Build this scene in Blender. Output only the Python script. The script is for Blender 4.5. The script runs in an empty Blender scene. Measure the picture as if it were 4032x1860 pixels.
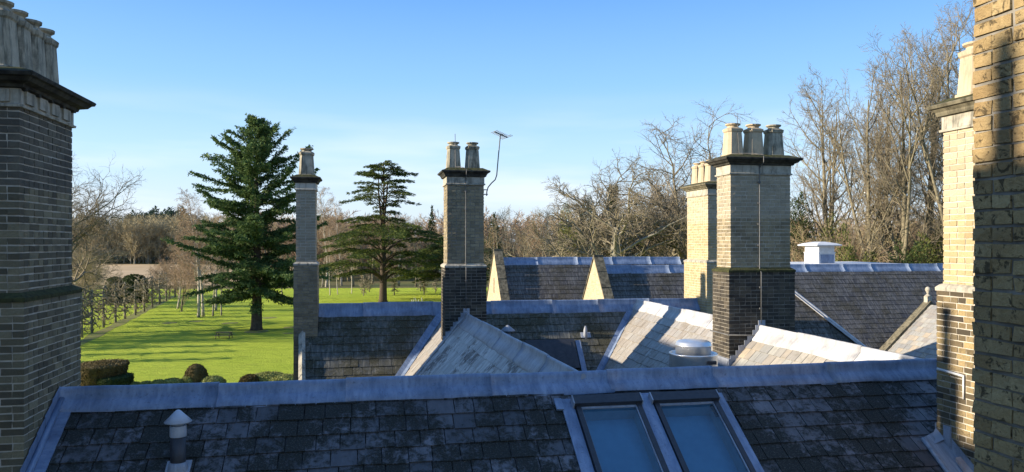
import bpy, math, random
from mathutils import Vector, Matrix
R = math.radians
sc = bpy.context.scene
col = sc.collection
EYE = 11.0                                   # eye height above the lawn
F = 3030.0                                   # focal length in photo pixels
CX, CY = 2016.0, 955.0
# ------------------------------------------------------------------ camera
cam = bpy.data.cameras.new('camera')
camo = bpy.data.objects.new('camera', cam); col.objects.link(camo)
camo.location = (0, 0, EYE); camo.rotation_euler = (R(90), 0, 0)
cam.sensor_fit = 'HORIZONTAL'; cam.sensor_width = 36.0
cam.lens = 36.0 * F / 4032.0
cam.shift_y = 25.0 / 4032.0
cam.clip_start = 0.05; cam.clip_end = 8000
sc.camera = camo
# ------------------------------------------------------------------ sky, sun, exposure
SUN_EL = 17.0
SUN_DIR = Vector((-math.cos(R(10.3)), -math.sin(R(10.3)), 0)) * math.cos(R(SUN_EL)) + Vector((0, 0, math.sin(R(SUN_EL))))
w = bpy.data.worlds.new('World'); sc.world = w; w.use_nodes = True
nt = w.node_tree; nt.nodes.clear()
sky = nt.nodes.new('ShaderNodeTexSky'); sky.sky_type = 'NISHITA'; sky.sun_disc = False
sky.sun_elevation = R(SUN_EL); sky.sun_rotation = math.atan2(SUN_DIR.x, SUN_DIR.y)
sky.altitude = 50; sky.air_density = 1.15; sky.dust_density = 0.6; sky.ozone_density = 2.2
bg = nt.nodes.new('ShaderNodeBackground'); bg.inputs['Strength'].default_value = 0.13
wo = nt.nodes.new('ShaderNodeOutputWorld')
tc = nt.nodes.new('ShaderNodeTexCoord'); sx = nt.nodes.new('ShaderNodeSeparateXYZ'); nt.links.new(tc.outputs['Generated'], sx.inputs[0])
cr = nt.nodes.new('ShaderNodeValToRGB'); nt.links.new(sx.outputs['Z'], cr.inputs[0])       # clear winter sky, pale at the horizon
SKY = [(0.0, (.37, .435, .505)), (.045, (.36, .445, .535)), (.11, (.27, .41, .565)), (.2, (.155, .315, .545)), (.32, (.072, .205, .475)), (.7, (.085, .18, .39))]
while len(cr.color_ramp.elements) < len(SKY): cr.color_ramp.elements.new(.5)
for el, (p_, c_) in zip(cr.color_ramp.elements, SKY): el.position = p_; el.color = (*[x*.95/.13 for x in c_], 1)
# faint flat cloud veil low in the sky
mp = nt.nodes.new('ShaderNodeMapping'); mp.inputs['Scale'].default_value = (2.2, 2.2, 16); nt.links.new(tc.outputs['Generated'], mp.inputs[0])
cn = nt.nodes.new('ShaderNodeTexNoise'); cn.inputs['Scale'].default_value = 1.4; cn.inputs['Detail'].default_value = 4; nt.links.new(mp.outputs[0], cn.inputs['Vector'])
cf = nt.nodes.new('ShaderNodeValToRGB'); nt.links.new(cn.outputs['Fac'], cf.inputs[0]); cf.color_ramp.elements[0].position = .45; cf.color_ramp.elements[1].position = .75
lowz = nt.nodes.new('ShaderNodeMapRange'); nt.links.new(sx.outputs['Z'], lowz.inputs[0]); lowz.inputs[1].default_value = .03; lowz.inputs[2].default_value = .19; lowz.inputs[3].default_value = .8; lowz.inputs[4].default_value = 0
cm = nt.nodes.new('ShaderNodeMath'); cm.operation = 'MULTIPLY'; nt.links.new(cf.outputs[0], cm.inputs[0]); nt.links.new(lowz.outputs[0], cm.inputs[1])
mx0 = nt.nodes.new('ShaderNodeMix'); mx0.data_type = 'RGBA'; mx0.inputs[0].default_value = .9
nt.links.new(sky.outputs[0], mx0.inputs[6]); nt.links.new(cr.outputs[0], mx0.inputs[7])
mx1 = nt.nodes.new('ShaderNodeMix'); mx1.data_type = 'RGBA'; nt.links.new(cm.outputs[0], mx1.inputs[0]); nt.links.new(mx0.outputs[2], mx1.inputs[6]); mx1.inputs[7].default_value = (4.0, 4.15, 4.4, 1)
nt.links.new(mx1.outputs[2], bg.inputs[0]); nt.links.new(bg.outputs[0], wo.inputs[0])
sl = bpy.data.lights.new('sun', 'SUN'); sl.energy = 5.0; sl.angle = R(0.6); sl.color = (1.0, 0.87, 0.68)
so = bpy.data.objects.new('sun', sl); col.objects.link(so)
so.rotation_euler = SUN_DIR.to_track_quat('Z', 'Y').to_euler(); so.location = (-60, -20, 60)
sc.view_settings.view_transform = 'Standard'; sc.view_settings.look = 'None'
sc.view_settings.exposure = 1.12; sc.view_settings.gamma = 1.0
sc.cycles.max_bounces = 6; sc.cycles.diffuse_bounces = 3

# ------------------------------------------------------------------ helpers
HA = R(11)                                   # the house stands 11 degrees off the view
ca, sa = math.cos(HA), math.sin(HA)
def wx(p, q, z=0.0): return Vector((ca*p - sa*q, sa*p + ca*q, z))
def pa(px, q):                               # house coordinate p where the photo column px meets the line q
    r = (px-CX)/F; return q*(sa+r*ca)/(ca-r*sa)
def gx(px, Y): return (px-CX)/F*Y
def zt(py, Y): return EYE + (CY-py)/F*Y

class MB:
    def __init__(s): s.v=[]; s.f=[]; s.uv=[]; s.mi=[]; s.m=0; s.sm=[]; s.smooth=False
    def face(s, pts, uvs=None):
        b=len(s.v); s.v.extend([tuple(p) for p in pts]); s.f.append(tuple(range(b,b+len(pts))))
        s.uv.extend(uvs if uvs else [(0,0)]*len(pts)); s.mi.append(s.m); s.sm.append(s.smooth)
    def idx(s, f, uvs=None):
        s.f.append(tuple(f)); s.uv.extend(uvs if uvs else [(0,0)]*len(f)); s.mi.append(s.m); s.sm.append(s.smooth)
    def quad(s,a,b,c,d,uv0=(0,0)):
        A,B,C,D=map(Vector,(a,b,c,d)); w_=(B-A).length; h_=(D-A).length
        u,v=uv0; s.face([a,b,c,d],[(u,v),(u+w_,v),(u+w_,v+h_),(u,v+h_)])
    def box(s,p0,p1,q0,q1,z0,z1):            # house or local axes; UV in metres, v = height
        P=lambda p,q,z:(p,q,z)
        def sd(a,b,u0,u1):
            s.face([(*a,z0),(*b,z0),(*b,z1),(*a,z1)],[(u0,z0),(u1,z0),(u1,z1),(u0,z1)])
        sd((p0,q0),(p1,q0),p0,p1); sd((p1,q0),(p1,q1),q0+.07,q1+.07); sd((p1,q1),(p0,q1),p0,p1); sd((p0,q1),(p0,q0),-q1+.04,-q0+.04)
        s.face([(p0,q0,z1),(p1,q0,z1),(p1,q1,z1),(p0,q1,z1)],[(p0,q0),(p1,q0),(p1,q1),(p0,q1)])
        s.face([(p0,q1,z0),(p1,q1,z0),(p1,q0,z0),(p0,q0,z0)],[(p0,q0),(p1,q0),(p1,q1),(p0,q1)])
    def rings(s,p0,p1,q0,q1,prof,cap=True):  # rectangle swept through (offset, z)
        pr=[]
        for o,z in prof:
            pr.append([(p0-o,q0-o,z),(p1+o,q0-o,z),(p1+o,q1+o,z),(p0-o,q1+o,z)])
        for a,b in zip(pr,pr[1:]):
            for k in range(4):
                j=(k+1)%4
                ua=[a[k][0],a[k][1]+.07,a[k][0],-a[k][1]+.04][k]; ub=[a[j][0],a[j][1]+.07,a[j][0],-a[j][1]+.04][k]
                h=abs(b[0][2]-a[0][2])+abs(b[0][0]-a[0][0])*.5
                s.face([a[k],a[j],b[j],b[k]],[(ua,a[k][2]),(ub,a[k][2]),(ub,b[k][2]),(ua,b[k][2])])
        if cap:
            t=pr[-1]; s.face(t,[(x,y) for x,y,_ in t]); t=pr[0][::-1]; s.face(t,[(x,y) for x,y,_ in t])
    def tube(s,pts,rad,n=6,cap=True,flat=1.0):
        pts=[Vector(p) for p in pts]; base=len(s.v); k=len(pts)
        ref=Vector((0,0,1))
        d0=(pts[1]-pts[0]).normalized()
        if abs(d0.z)>.9: ref=Vector((1,0,0))
        x=d0.cross(ref).normalized()
        L=0
        for i,p in enumerate(pts):
            d=(pts[min(i+1,k-1)]-pts[max(i-1,0)])
            if d.length<1e-9: d=d0
            d=d.normalized()
            x=(x-d*x.dot(d)); x=x.normalized() if x.length>1e-6 else d.orthogonal().normalized()
            y=d.cross(x); r=rad[i] if hasattr(rad,'__len__') else rad
            for j in range(n):
                a=2*math.pi*j/n; s.v.append(tuple(p+x*(r*math.cos(a))+y*(r*math.sin(a)*flat)))
        for i in range(k-1):
            for j in range(n):
                j2=(j+1)%n; a=base+i*n; b=a+n
                s.f.append((a+j,a+j2,b+j2,b+j)); s.mi.append(s.m); s.sm.append(True)
                u0,u1=j/n,(j+1)/n; s.uv.extend([(u0,i),(u1,i),(u1,i+1),(u0,i+1)])
        if cap:
            s.idx([base+j for j in range(n)][::-1]); s.idx([base+(k-1)*n+j for j in range(n)])
    def lathe(s,cx,cy,prof,n=24,sq=None,smooth=True):
        base=len(s.v)
        for i,(r,z) in enumerate(prof):
            qf=sq[i] if sq else 0
            for j in range(n):
                a=2*math.pi*(j+.5)/n; c,t=math.cos(a),math.sin(a)
                m=1.0
                if qf: m=(1-qf)+qf*min(1.0/max(abs(c),abs(t)),1.22)
                s.v.append((cx+r*m*c,cy+r*m*t,z))
        for i in range(len(prof)-1):
            for j in range(n):
                j2=(j+1)%n; a=base+i*n; b=a+n
                s.f.append((a+j,a+j2,b+j2,b+j)); s.mi.append(s.m); s.sm.append(smooth)
                u0,u1=j/n,(j+1)/n; s.uv.extend([(u0,prof[i][1]),(u1,prof[i][1]),(u1,prof[i+1][1]),(u0,prof[i+1][1])])
        s.idx([base+j for j in range(n)][::-1]); s.idx([base+(len(prof)-1)*n+j for j in range(n)])
    def mesh(s,name,mats):
        me=bpy.data.meshes.new(name); me.from_pydata(s.v,[],s.f)
        for m in (mats if isinstance(mats,(list,tuple)) else [mats]): me.materials.append(m)
        ul=me.uv_layers.new(name='UVMap'); ul.data.foreach_set('uv',[c for t in s.uv for c in t])
        me.polygons.foreach_set('material_index',s.mi); me.polygons.foreach_set('use_smooth',s.sm)
        me.update(); return me
    def build(s,name,mats,parent=None,house=False,label=None,base=None):
        o=bpy.data.objects.new(name,s.mesh(name,mats)); col.objects.link(o)
        if house: o.rotation_euler=(0,0,HA)
        if parent:
            o.parent=parent
            if house: o.matrix_parent_inverse=WM[parent.name].inverted()
        if house: WM[o.name]=Matrix.Rotation(HA,4,'Z')
        if label: o['label']=label
        return o
WM={}
def tag(o,label,cat,group=None,kind=None):
    if label: o['label']=label
    if cat: o['category']=cat
    if group: o['group']=group
    if kind: o['kind']=kind
    return o
def thing(name,loc,label,cat,group=None,rz=0.0):
    o=bpy.data.objects.new(name,None); col.objects.link(o); o.location=loc; o.rotation_euler=(0,0,rz)
    o.empty_display_size=.3
    WM[o.name]=Matrix.Translation(Vector(loc))@Matrix.Rotation(rz,4,'Z')
    return tag(o,label,cat,group)
def copy_tree(o,parent=None):
    c=o.copy(); col.objects.link(c)
    if parent: c.parent=parent
    for ch in list(o.children): copy_tree(ch,c)
    return c

# ------------------------------------------------------------------ materials
class NT:
    def __init__(s,name,rough=.85,spec=.3):
        s.mat=bpy.data.materials.new(name); s.mat.use_nodes=True; s.t=s.mat.node_tree
        s.b=s.t.nodes['Principled BSDF']; s.b.inputs['Roughness'].default_value=rough
        s.b.inputs['Specular IOR Level'].default_value=spec
    def n(s,typ,**kw):
        x=s.t.nodes.new('ShaderNode'+typ)
        for k,v in kw.items():
            if k in x.inputs: s.set(x,k,v)
            else: setattr(x,k,v)
        return x
    def set(s,x,k,v):
        if isinstance(v,bpy.types.NodeSocket): s.t.links.new(v,x.inputs[k])
        else: x.inputs[k].default_value=v
    def noise(s,vec,scale,detail=4,rough=.55,dist=0):
        x=s.n('TexNoise'); s.t.links.new(vec,x.inputs['Vector'])
        x.inputs['Scale'].default_value=scale; x.inputs['Detail'].default_value=detail; x.inputs['Roughness'].default_value=rough
        x.inputs['Distortion'].default_value=dist
        return x.outputs['Fac']
    def ramp(s,fac,stops,interp='LINEAR'):
        x=s.n('ValToRGB'); s.t.links.new(fac,x.inputs[0]); e=x.color_ramp; e.interpolation=interp
        while len(e.elements)<len(stops): e.elements.new(.5)
        for el,(p,c) in zip(e.elements,stops):
            el.position=p; el.color=(c,c,c,1) if not hasattr(c,'__len__') else (*c,1)
        return x.outputs[0]
    def mix(s,fac,a,b,mode='MIX'):
        x=s.n('Mix',data_type='RGBA',blend_type=mode)
        for i,v in ((0,fac),(6,a),(7,b)):
            if isinstance(v,bpy.types.NodeSocket): s.t.links.new(v,x.inputs[i])
            else: x.inputs[i].default_value=(*v,1) if hasattr(v,'__len__') else v
        return x.outputs[2]
    def math(s,op,a,b=0.0):
        x=s.n('Math',operation=op)
        for i,v in ((0,a),(1,b)):
            if isinstance(v,bpy.types.NodeSocket): s.t.links.new(v,x.inputs[i])
            else: x.inputs[i].default_value=v
        return x.outputs[0]
    def coord(s,k='UV'): return s.n('TexCoord').outputs[k]
    def geo(s,k): return s.n('NewGeometry').outputs[k]
    def scale(s,vec,sc_):
        x=s.n('Mapping'); s.t.links.new(vec,x.inputs['Vector']); x.inputs['Scale'].default_value=sc_; return x.outputs[0]
    def base(s,c): s.t.links.new(c,s.b.inputs['Base Color'])
    def bump(s,h,strength=.4,dist=.02):
        x=s.n('Bump'); x.inputs['Strength'].default_value=strength; x.inputs['Distance'].default_value=dist
        s.t.links.new(h,x.inputs['Height']); s.t.links.new(x.outputs[0],s.b.inputs['Normal'])

def brick_mat(name,cols,mortar,stain,stain_lo=.45,stain_hi=.7,bond=True,ms=.007,bw=.23,rh=.075,bumpd=.012,fleck=None):
    t=NT(name,.9,.2); uv=t.coord('UV')
    wob=t.n('TexNoise'); t.t.links.new(uv,wob.inputs['Vector']); wob.inputs['Scale'].default_value=9; wob.inputs['Detail'].default_value=3
    a=t.n('VectorMath',operation='SUBTRACT'); t.t.links.new(wob.outputs['Color'],a.inputs[0]); a.inputs[1].default_value=(.5,.5,.5)
    b=t.n('VectorMath',operation='SCALE'); t.t.links.new(a.outputs[0],b.inputs[0]); b.inputs['Scale'].default_value=.016
    c=t.n('VectorMath',operation='ADD'); t.t.links.new(uv,c.inputs[0]); t.t.links.new(b.outputs[0],c.inputs[1])
    br=t.n('TexBrick'); t.t.links.new(c.outputs[0],br.inputs['Vector'])
    br.offset=.5 if not bond else .25; br.offset_frequency=2; br.squash=.5 if bond else 1.0; br.squash_frequency=2
    for k,v in (('Scale',1),('Mortar Size',ms),('Mortar Smooth',.25),('Bias',0),('Brick Width',bw),('Row Height',rh)): br.inputs[k].default_value=v
    br.inputs['Color1'].default_value=(0,0,0,1); br.inputs['Color2'].default_value=(1,1,1,1); br.inputs['Mortar'].default_value=(.5,.5,.5,1)
    n_=len(cols); body=t.ramp(br.outputs['Color'],[(i/(n_-1),cc) for i,cc in enumerate(cols)])
    fine=t.noise(uv,38,5,.65)
    body=t.mix(t.ramp(fine,[(.3,0.0),(.75,.5)]),body,tuple(x*.45 for x in cols[0]))
    big=t.noise(uv,1.3,4,.6)
    body=t.mix(t.ramp(big,[(stain_lo,0.0),(stain_hi,.8)]),body,stain)
    if fleck:
        fl=t.noise(uv,17,4,.7,.6); body=t.mix(t.ramp(fl,[(.55,0.0),(.66,.75)]),body,fleck)
    mcol=t.mix(t.ramp(t.noise(uv,5,4),[(.35,0.0),(.7,.85)]),mortar,stain)
    cc=t.mix(br.outputs['Fac'],body,mcol); t.base(cc)
    inv=t.math('SUBTRACT',1.0,br.outputs['Fac'])
    t.bump(t.math('ADD',inv,t.math('MULTIPLY',fine,1.1)),.75,bumpd)
    return t.mat
def bmat(name,cols,stain,lo=.5,hi=.75,fleck=None,fl=.57,big=1.3,bumpd=.012):
    t=NT(name,.92,.15); uv=t.coord('UV'); r=t.geo('Random Per Island'); n_=len(cols)
    c=t.ramp(r,[(i/(n_-1),x) for i,x in enumerate(cols)])
    fine=t.noise(uv,42,6,.7); mid=t.noise(uv,12,5,.7)
    c=t.mix(t.ramp(fine,[(.3,0.0),(.72,.55)]),c,tuple(x*.5 for x in cols[len(cols)//2]))
    c=t.mix(t.ramp(t.noise(uv,big,5,.65),[(lo,0.0),(hi,.85)]),c,stain)
    if fleck: c=t.mix(t.ramp(t.noise(uv,15,5,.72,.8),[(fl,0.0),(fl+.06,.85)]),c,fleck)
    t.base(c); t.bump(t.math('ADD',fine,mid),.9,bumpd); return t.mat
def slate_mat(name,cols,moss,moss_lo,moss_hi,streak=None,lich=None,lich_lo=.55):
    t=NT(name,.62,.4); uv=t.coord('UV')
    rnd=t.geo('Random Per Island')
    n_=len(cols); body=t.ramp(rnd,[(i/(n_-1),c) for i,c in enumerate(cols)])
    f=t.noise(t.scale(uv,(1,.35,1)),14,5,.65)
    body=t.mix(t.ramp(f,[(.35,0.0),(.7,.5)]),body,tuple(x*.5 for x in cols[0]))
    if streak:
        st=t.noise(t.scale(uv,(1,.13,1)),16,4,.6)
        body=t.mix(t.ramp(st,[(.48,0.0),(.62,.85)]),body,streak)
    if lich:
        l=t.noise(uv,9,6,.75); body=t.mix(t.ramp(l,[(lich_lo,0.0),(lich_lo+.08,.7)]),body,lich)
    big=t.noise(uv,1.1,3,.6); sm=t.noise(uv,11,6,.75,.4)
    m=t.math('ADD',t.math('ADD',t.math('MULTIPLY',big,.5),t.math('MULTIPLY',sm,.45)),t.math('MULTIPLY',rnd,.07))
    moss=t.mix(t.ramp(t.noise(uv,55,4,.8),[(.52,0.0),(.64,.9)]),moss,tuple(min(.3,x*4+.035) for x in moss))
    mm=t.ramp(m,[(moss_lo,0.0),(moss_hi,.95)])
    body=t.mix(mm,body,moss); t.base(body)
    t.t.links.new(t.ramp(mm,[(0,.5),(1,.95)]),t.b.inputs['Roughness'])
    t.bump(t.math('ADD',t.math('MULTIPLY',f,.5),t.math('MULTIPLY',mm,.6)),.5,.012)
    return t.mat
def lead_mat(name,c0,c1,rough=.5,streak=.7):
    t=NT(name,rough,.5); uv=t.coord('UV')
    a=t.noise(t.scale(uv,(1,.25,1)),13,5,.65,.3); b=t.noise(uv,2.2,4)
    c=t.mix(t.ramp(a,[(.35,0.0),(.68,streak)]),c0,c1)
    c=t.mix(t.ramp(b,[(.45,0.0),(.7,.6)]),c,tuple(x*.45 for x in c0)); c=t.mix(t.ramp(t.noise(uv,24,5,.75,.5),[(.56,0.0),(.66,.55)]),c,tuple(x*.4 for x in c0)); t.base(c)
    t.bump(t.math('ADD',a,b),.35,.02); return t.mat
def plain_mat(name,c0,c1,scale=6,rough=.8,spec=.3,bump=.3,dist=.02,coord='Object',metal=0,detail=5,lo=.35,hi=.68):
    t=NT(name,rough,spec); v=t.coord(coord); a=t.noise(v,scale,detail,.62)
    t.base(t.mix(t.ramp(a,[(lo,0.0),(hi,1.0)]),c0,c1)); t.b.inputs['Metallic'].default_value=metal
    if bump: t.bump(a,bump,dist)
    return t.mat
def leaf_mat(name,a,b,c=None,trans=.25):
    t=NT(name,.75,.15); r=t.geo('Random Per Island')
    st=[(0,a),(1,b)] if not c else [(0,a),(.55,b),(1,c)]
    t.base(t.ramp(r,st))
    tr=t.n('BsdfTranslucent'); t.t.links.new(t.ramp(r,st),tr.inputs[0])
    mx=t.n('MixShader'); mx.inputs[0].default_value=trans
    out=[x for x in t.t.nodes if x.type=='OUTPUT_MATERIAL'][0]
    t.t.links.new(t.b.outputs[0],mx.inputs[1]); t.t.links.new(tr.outputs[0],mx.inputs[2]); t.t.links.new(mx.outputs[0],out.inputs[0])
    return t.mat
def stain_mat(name,c0,c1,dark,lo=.5,hi=.66,rough=.9):
    t=NT(name,rough,.2); v=t.coord('Object'); a=t.noise(v,7,5,.65)
    c=t.mix(t.ramp(a,[(.35,0.0),(.68,1.0)]),c0,c1)
    st=t.noise(t.scale(v,(1,1,.16)),9,5,.68,.3); bl=t.noise(v,3.1,5,.7)
    c=t.mix(t.ramp(st,[(lo,0.0),(hi,.85)]),c,dark); c=t.mix(t.ramp(bl,[(lo+.04,0.0),(hi+.06,.7)]),c,dark); t.base(c)
    t.bump(t.math('ADD',a,st),.4,.012); return t.mat
M={}
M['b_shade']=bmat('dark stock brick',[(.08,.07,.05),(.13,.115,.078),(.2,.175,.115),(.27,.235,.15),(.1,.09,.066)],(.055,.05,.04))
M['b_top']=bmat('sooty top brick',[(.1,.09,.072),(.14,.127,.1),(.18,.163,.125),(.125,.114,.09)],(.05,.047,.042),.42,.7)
M['b_grey']=bmat('grey buff brick',[(.34,.295,.21),(.42,.36,.26),(.38,.33,.24),(.3,.26,.19)],(.2,.17,.12),.5,.85)
M['b_mid']=bmat('weathered brown brick',[(.24,.195,.12),(.31,.255,.16),(.37,.31,.2),(.2,.165,.11)],(.1,.088,.064),.45,.75)
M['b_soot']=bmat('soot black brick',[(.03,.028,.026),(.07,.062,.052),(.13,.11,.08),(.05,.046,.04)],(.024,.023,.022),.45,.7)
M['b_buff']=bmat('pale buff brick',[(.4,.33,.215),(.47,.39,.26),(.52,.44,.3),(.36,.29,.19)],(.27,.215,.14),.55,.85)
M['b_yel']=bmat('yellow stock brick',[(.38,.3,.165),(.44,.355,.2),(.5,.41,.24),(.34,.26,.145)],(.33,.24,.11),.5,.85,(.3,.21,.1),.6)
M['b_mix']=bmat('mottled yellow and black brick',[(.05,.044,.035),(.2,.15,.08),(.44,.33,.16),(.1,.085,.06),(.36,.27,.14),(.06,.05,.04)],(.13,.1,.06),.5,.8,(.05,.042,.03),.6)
M['b_wall']=bmat('old yellow brick',[(.42,.31,.15),(.48,.365,.185),(.35,.25,.12),(.53,.415,.22)],(.21,.135,.065),.42,.75,(.06,.047,.028),.545,1.6,.02)
M['b_tex2']=brick_mat('fine brown brickwork',[(.2,.16,.1),(.27,.22,.14),(.33,.27,.18)],(.4,.35,.27),(.1,.08,.055),.5,.8)
M['b_tex']=brick_mat('fine buff brickwork',[(.42,.34,.21),(.48,.4,.26),(.53,.45,.31)],(.52,.46,.36),(.3,.24,.15),.55,.85)
M['mortar']=plain_mat('pale lime mortar',(.52,.48,.41),(.34,.31,.26),7,.95,.1,.5,.01,'UV')
M['mortar_dark']=plain_mat('dirty mortar',(.27,.25,.215),(.1,.095,.085),5,.95,.1,.5,.01,'UV')
M['stone']=stain_mat('weathered stone',(.43,.4,.33),(.28,.26,.21),(.09,.085,.07))
M['stone_moss']=stain_mat('brown mossy stone',(.2,.175,.12),(.12,.11,.075),(.05,.045,.03),.46,.62)
M['stone_dark']=plain_mat('blackened stone',(.016,.016,.015),(.075,.072,.058),6,.95,.2,.6,.02)
M['render_pale']=stain_mat('pale stone band',(.55,.51,.43),(.42,.38,.31),(.2,.18,.14),.54,.72)
M['pot_buff']=stain_mat('buff chimney pot clay',(.47,.385,.265),(.39,.315,.215),(.24,.2,.145),.56,.74)
M['pot_grey']=stain_mat('grey stained pot clay',(.42,.38,.29),(.28,.255,.195),(.07,.072,.055),.48,.64)
M['moss']=plain_mat('moss',(.07,.072,.03),(.028,.029,.018),14,.95,.1,.8,.03)
M['lead']=lead_mat('grey lead',(.12,.165,.26),(.27,.33,.44),.42,.75)
M['lead_pale']=lead_mat('pale oxidised lead',(.34,.34,.35),(.52,.52,.52),.6,.9)
M['lead_mid']=lead_mat('dulled lead',(.24,.26,.3),(.4,.42,.47),.55)
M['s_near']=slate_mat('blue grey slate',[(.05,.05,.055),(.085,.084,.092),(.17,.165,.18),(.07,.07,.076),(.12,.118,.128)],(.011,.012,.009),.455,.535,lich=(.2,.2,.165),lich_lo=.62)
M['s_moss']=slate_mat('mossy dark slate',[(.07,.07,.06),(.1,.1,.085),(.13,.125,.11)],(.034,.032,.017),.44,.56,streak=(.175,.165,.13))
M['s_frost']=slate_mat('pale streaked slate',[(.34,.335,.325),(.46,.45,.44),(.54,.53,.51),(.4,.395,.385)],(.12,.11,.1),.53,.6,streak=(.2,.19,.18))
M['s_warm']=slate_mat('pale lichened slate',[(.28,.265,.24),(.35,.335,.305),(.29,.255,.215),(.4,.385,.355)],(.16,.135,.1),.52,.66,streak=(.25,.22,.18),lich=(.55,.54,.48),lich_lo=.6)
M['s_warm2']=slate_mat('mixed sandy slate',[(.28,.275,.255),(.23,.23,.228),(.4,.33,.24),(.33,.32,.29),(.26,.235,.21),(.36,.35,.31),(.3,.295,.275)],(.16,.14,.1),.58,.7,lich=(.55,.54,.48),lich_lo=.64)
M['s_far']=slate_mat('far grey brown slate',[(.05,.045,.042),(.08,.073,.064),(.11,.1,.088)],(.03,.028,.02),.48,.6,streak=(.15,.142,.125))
M['black_metal']=plain_mat('dark window metal',(.022,.024,.03),(.035,.038,.046),20,.45,.4,.05,.002)
M['grey_metal']=plain_mat('galvanised metal',(.34,.37,.43),(.44,.47,.53),8,.55,.5,.08,.004,metal=.15)
M['alum']=plain_mat('spun aluminium',(.62,.62,.61),(.74,.74,.73),7,.35,.5,.04,.003,metal=.8)
M['pipe_dark']=plain_mat('dark painted pipe',(.02,.022,.028),(.04,.042,.05),9,.5,.4,.1,.003)
M['white']=plain_mat('white paint',(.6,.61,.62),(.48,.48,.47),5,.6,.4,.1,.004)
M['rust']=plain_mat('rusty lead sill',(.4,.26,.22),(.55,.45,.4),8,.7,.3,.3,.01)
tg=NT('roof window glass',.03,.5); tg.t.nodes.remove(tg.b)
ff=tg.n('Fresnel'); ff.inputs['IOR'].default_value=1.55; gl=tg.n('BsdfGlossy'); gl.inputs['Roughness'].default_value=.03
tp_=tg.n('BsdfTransparent'); tg.t.links.new(tg.ramp(tg.noise(tg.coord('UV'),5,5,.7),[(.4,(.62,.83,.9)),(.75,(.52,.72,.8))]),tp_.inputs[0])
df=tg.n('BsdfDiffuse'); df.inputs['Color'].default_value=(.25,.3,.33,1); m1=tg.n('MixShader'); m1.inputs[0].default_value=.06; tg.t.links.new(tp_.outputs[0],m1.inputs[1]); tg.t.links.new(df.outputs[0],m1.inputs[2])
m2=tg.n('MixShader'); tg.t.links.new(ff.outputs[0],m2.inputs[0]); tg.t.links.new(m1.outputs[0],m2.inputs[1]); tg.t.links.new(gl.outputs[0],m2.inputs[2])
tg.t.links.new(m2.outputs[0],[x for x in tg.t.nodes if x.type=='OUTPUT_MATERIAL'][0].inputs[0])
M['glass']=tg.mat
M['sky_tint']=plain_mat('blue grey sky tint',(.3,.5,.62),(.34,.54,.66),2,.9,.1,.05,.005)  # blue of reflected sky put into this sheet's colour
M['reveal']=plain_mat('pale window reveal',(.6,.66,.66),(.5,.56,.57),4,.8,.2,.05,.005)
M['wire']=plain_mat('galvanised tape',(.1,.1,.1),(.17,.17,.165),9,.5,.4,.05,.002)
M['bark']=plain_mat('grey brown bark',(.13,.11,.075),(.26,.23,.155),5,.95,.1,.6,.03)
M['bark_pale']=plain_mat('pale lichened bark',(.3,.28,.22),(.17,.155,.11),3,.95,.1,.5,.03)
M['bark_birch']=plain_mat('birch bark',(.55,.5,.43),(.3,.26,.21),3,.9,.1,.3,.02)
M['bark_dark']=plain_mat('dark conifer bark',(.06,.045,.035),(.1,.08,.06),4,.95,.1,.6,.04)
M['twig']=plain_mat('winter twigs',(.17,.145,.105),(.25,.21,.15),.6,.9,.1,0)
M['twig_red']=plain_mat('reddish winter twigs',(.27,.19,.125),(.36,.27,.18),.5,.9,.1,0)
M['twig_olive']=plain_mat('olive winter twigs',(.23,.19,.105),(.33,.28,.165),.5,.9,.1,0)
M['twig_far']=plain_mat('far olive twigs',(.32,.27,.16),(.42,.36,.22),.3,.9,.1,0)
M['twig_pale']=plain_mat('pale knobbly twigs',(.26,.225,.16),(.14,.12,.085),2,.9,.1,0)
M['fir']=leaf_mat('fir needles',(.045,.085,.032),(.085,.14,.048),(.15,.2,.065))
M['cedar']=leaf_mat('cedar needles',(.04,.068,.026),(.09,.125,.036),(.22,.25,.055))
M['yew']=leaf_mat('yew needles',(.02,.035,.014),(.035,.055,.018),(.06,.08,.022))
M['yew_gold']=leaf_mat('sunlit ivy leaves',(.08,.1,.018),(.13,.155,.025),(.2,.22,.045))
M['laurel']=leaf_mat('laurel leaves',(.04,.06,.017),(.1,.12,.03),(.18,.18,.06))
M['box_leaf']=leaf_mat('clipped box leaves',(.14,.155,.05),(.22,.235,.075),(.29,.29,.1),.1)
M['hedge_leaf']=leaf_mat('brownish yew clippings',(.055,.043,.016),(.095,.072,.027),(.14,.105,.04),.1)
M['far_con']=leaf_mat('far pine needles',(.035,.06,.045),(.05,.08,.055),(.06,.09,.06))
# ground materials
t=NT('lawn grass',.95,.1); v=t.coord('Object')
big=t.noise(v,.045,4,.6); mid=t.noise(t.scale(v,(.35,1,1)),.9,5,.7); fin=t.noise(v,6,4,.7)
c=t.mix(t.ramp(big,[(.35,0.0),(.68,1.0)]),(.42,.53,.05),(.5,.58,.07))
c=t.mix(t.ramp(mid,[(.42,0.0),(.7,.55)]),c,(.27,.38,.03)); c=t.mix(t.ramp(fin,[(.5,0.0),(.75,.35)]),c,(.55,.6,.1)); c=t.mix(t.ramp(t.noise(v,.22,5,.75,.5),[(.55,0.0),(.72,.5)]),c,(.3,.33,.06)); t.base(c)
t.bump(t.math('ADD',fin,t.math('MULTIPLY',mid,2.5)),1.0,.45); M['lawn']=t.mat
M['ground']=plain_mat('leaf litter',(.12,.095,.05),(.13,.15,.05),.05,.95,.1,.5,.3)
M['earth']=plain_mat('bare earth',(.2,.15,.09),(.2,.26,.04),1.1,.95,.1,.6,.1)
M['field']=plain_mat('pale stubble field',(.42,.3,.17),(.5,.37,.22),.06,.95,.1,.6,.15)
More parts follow.
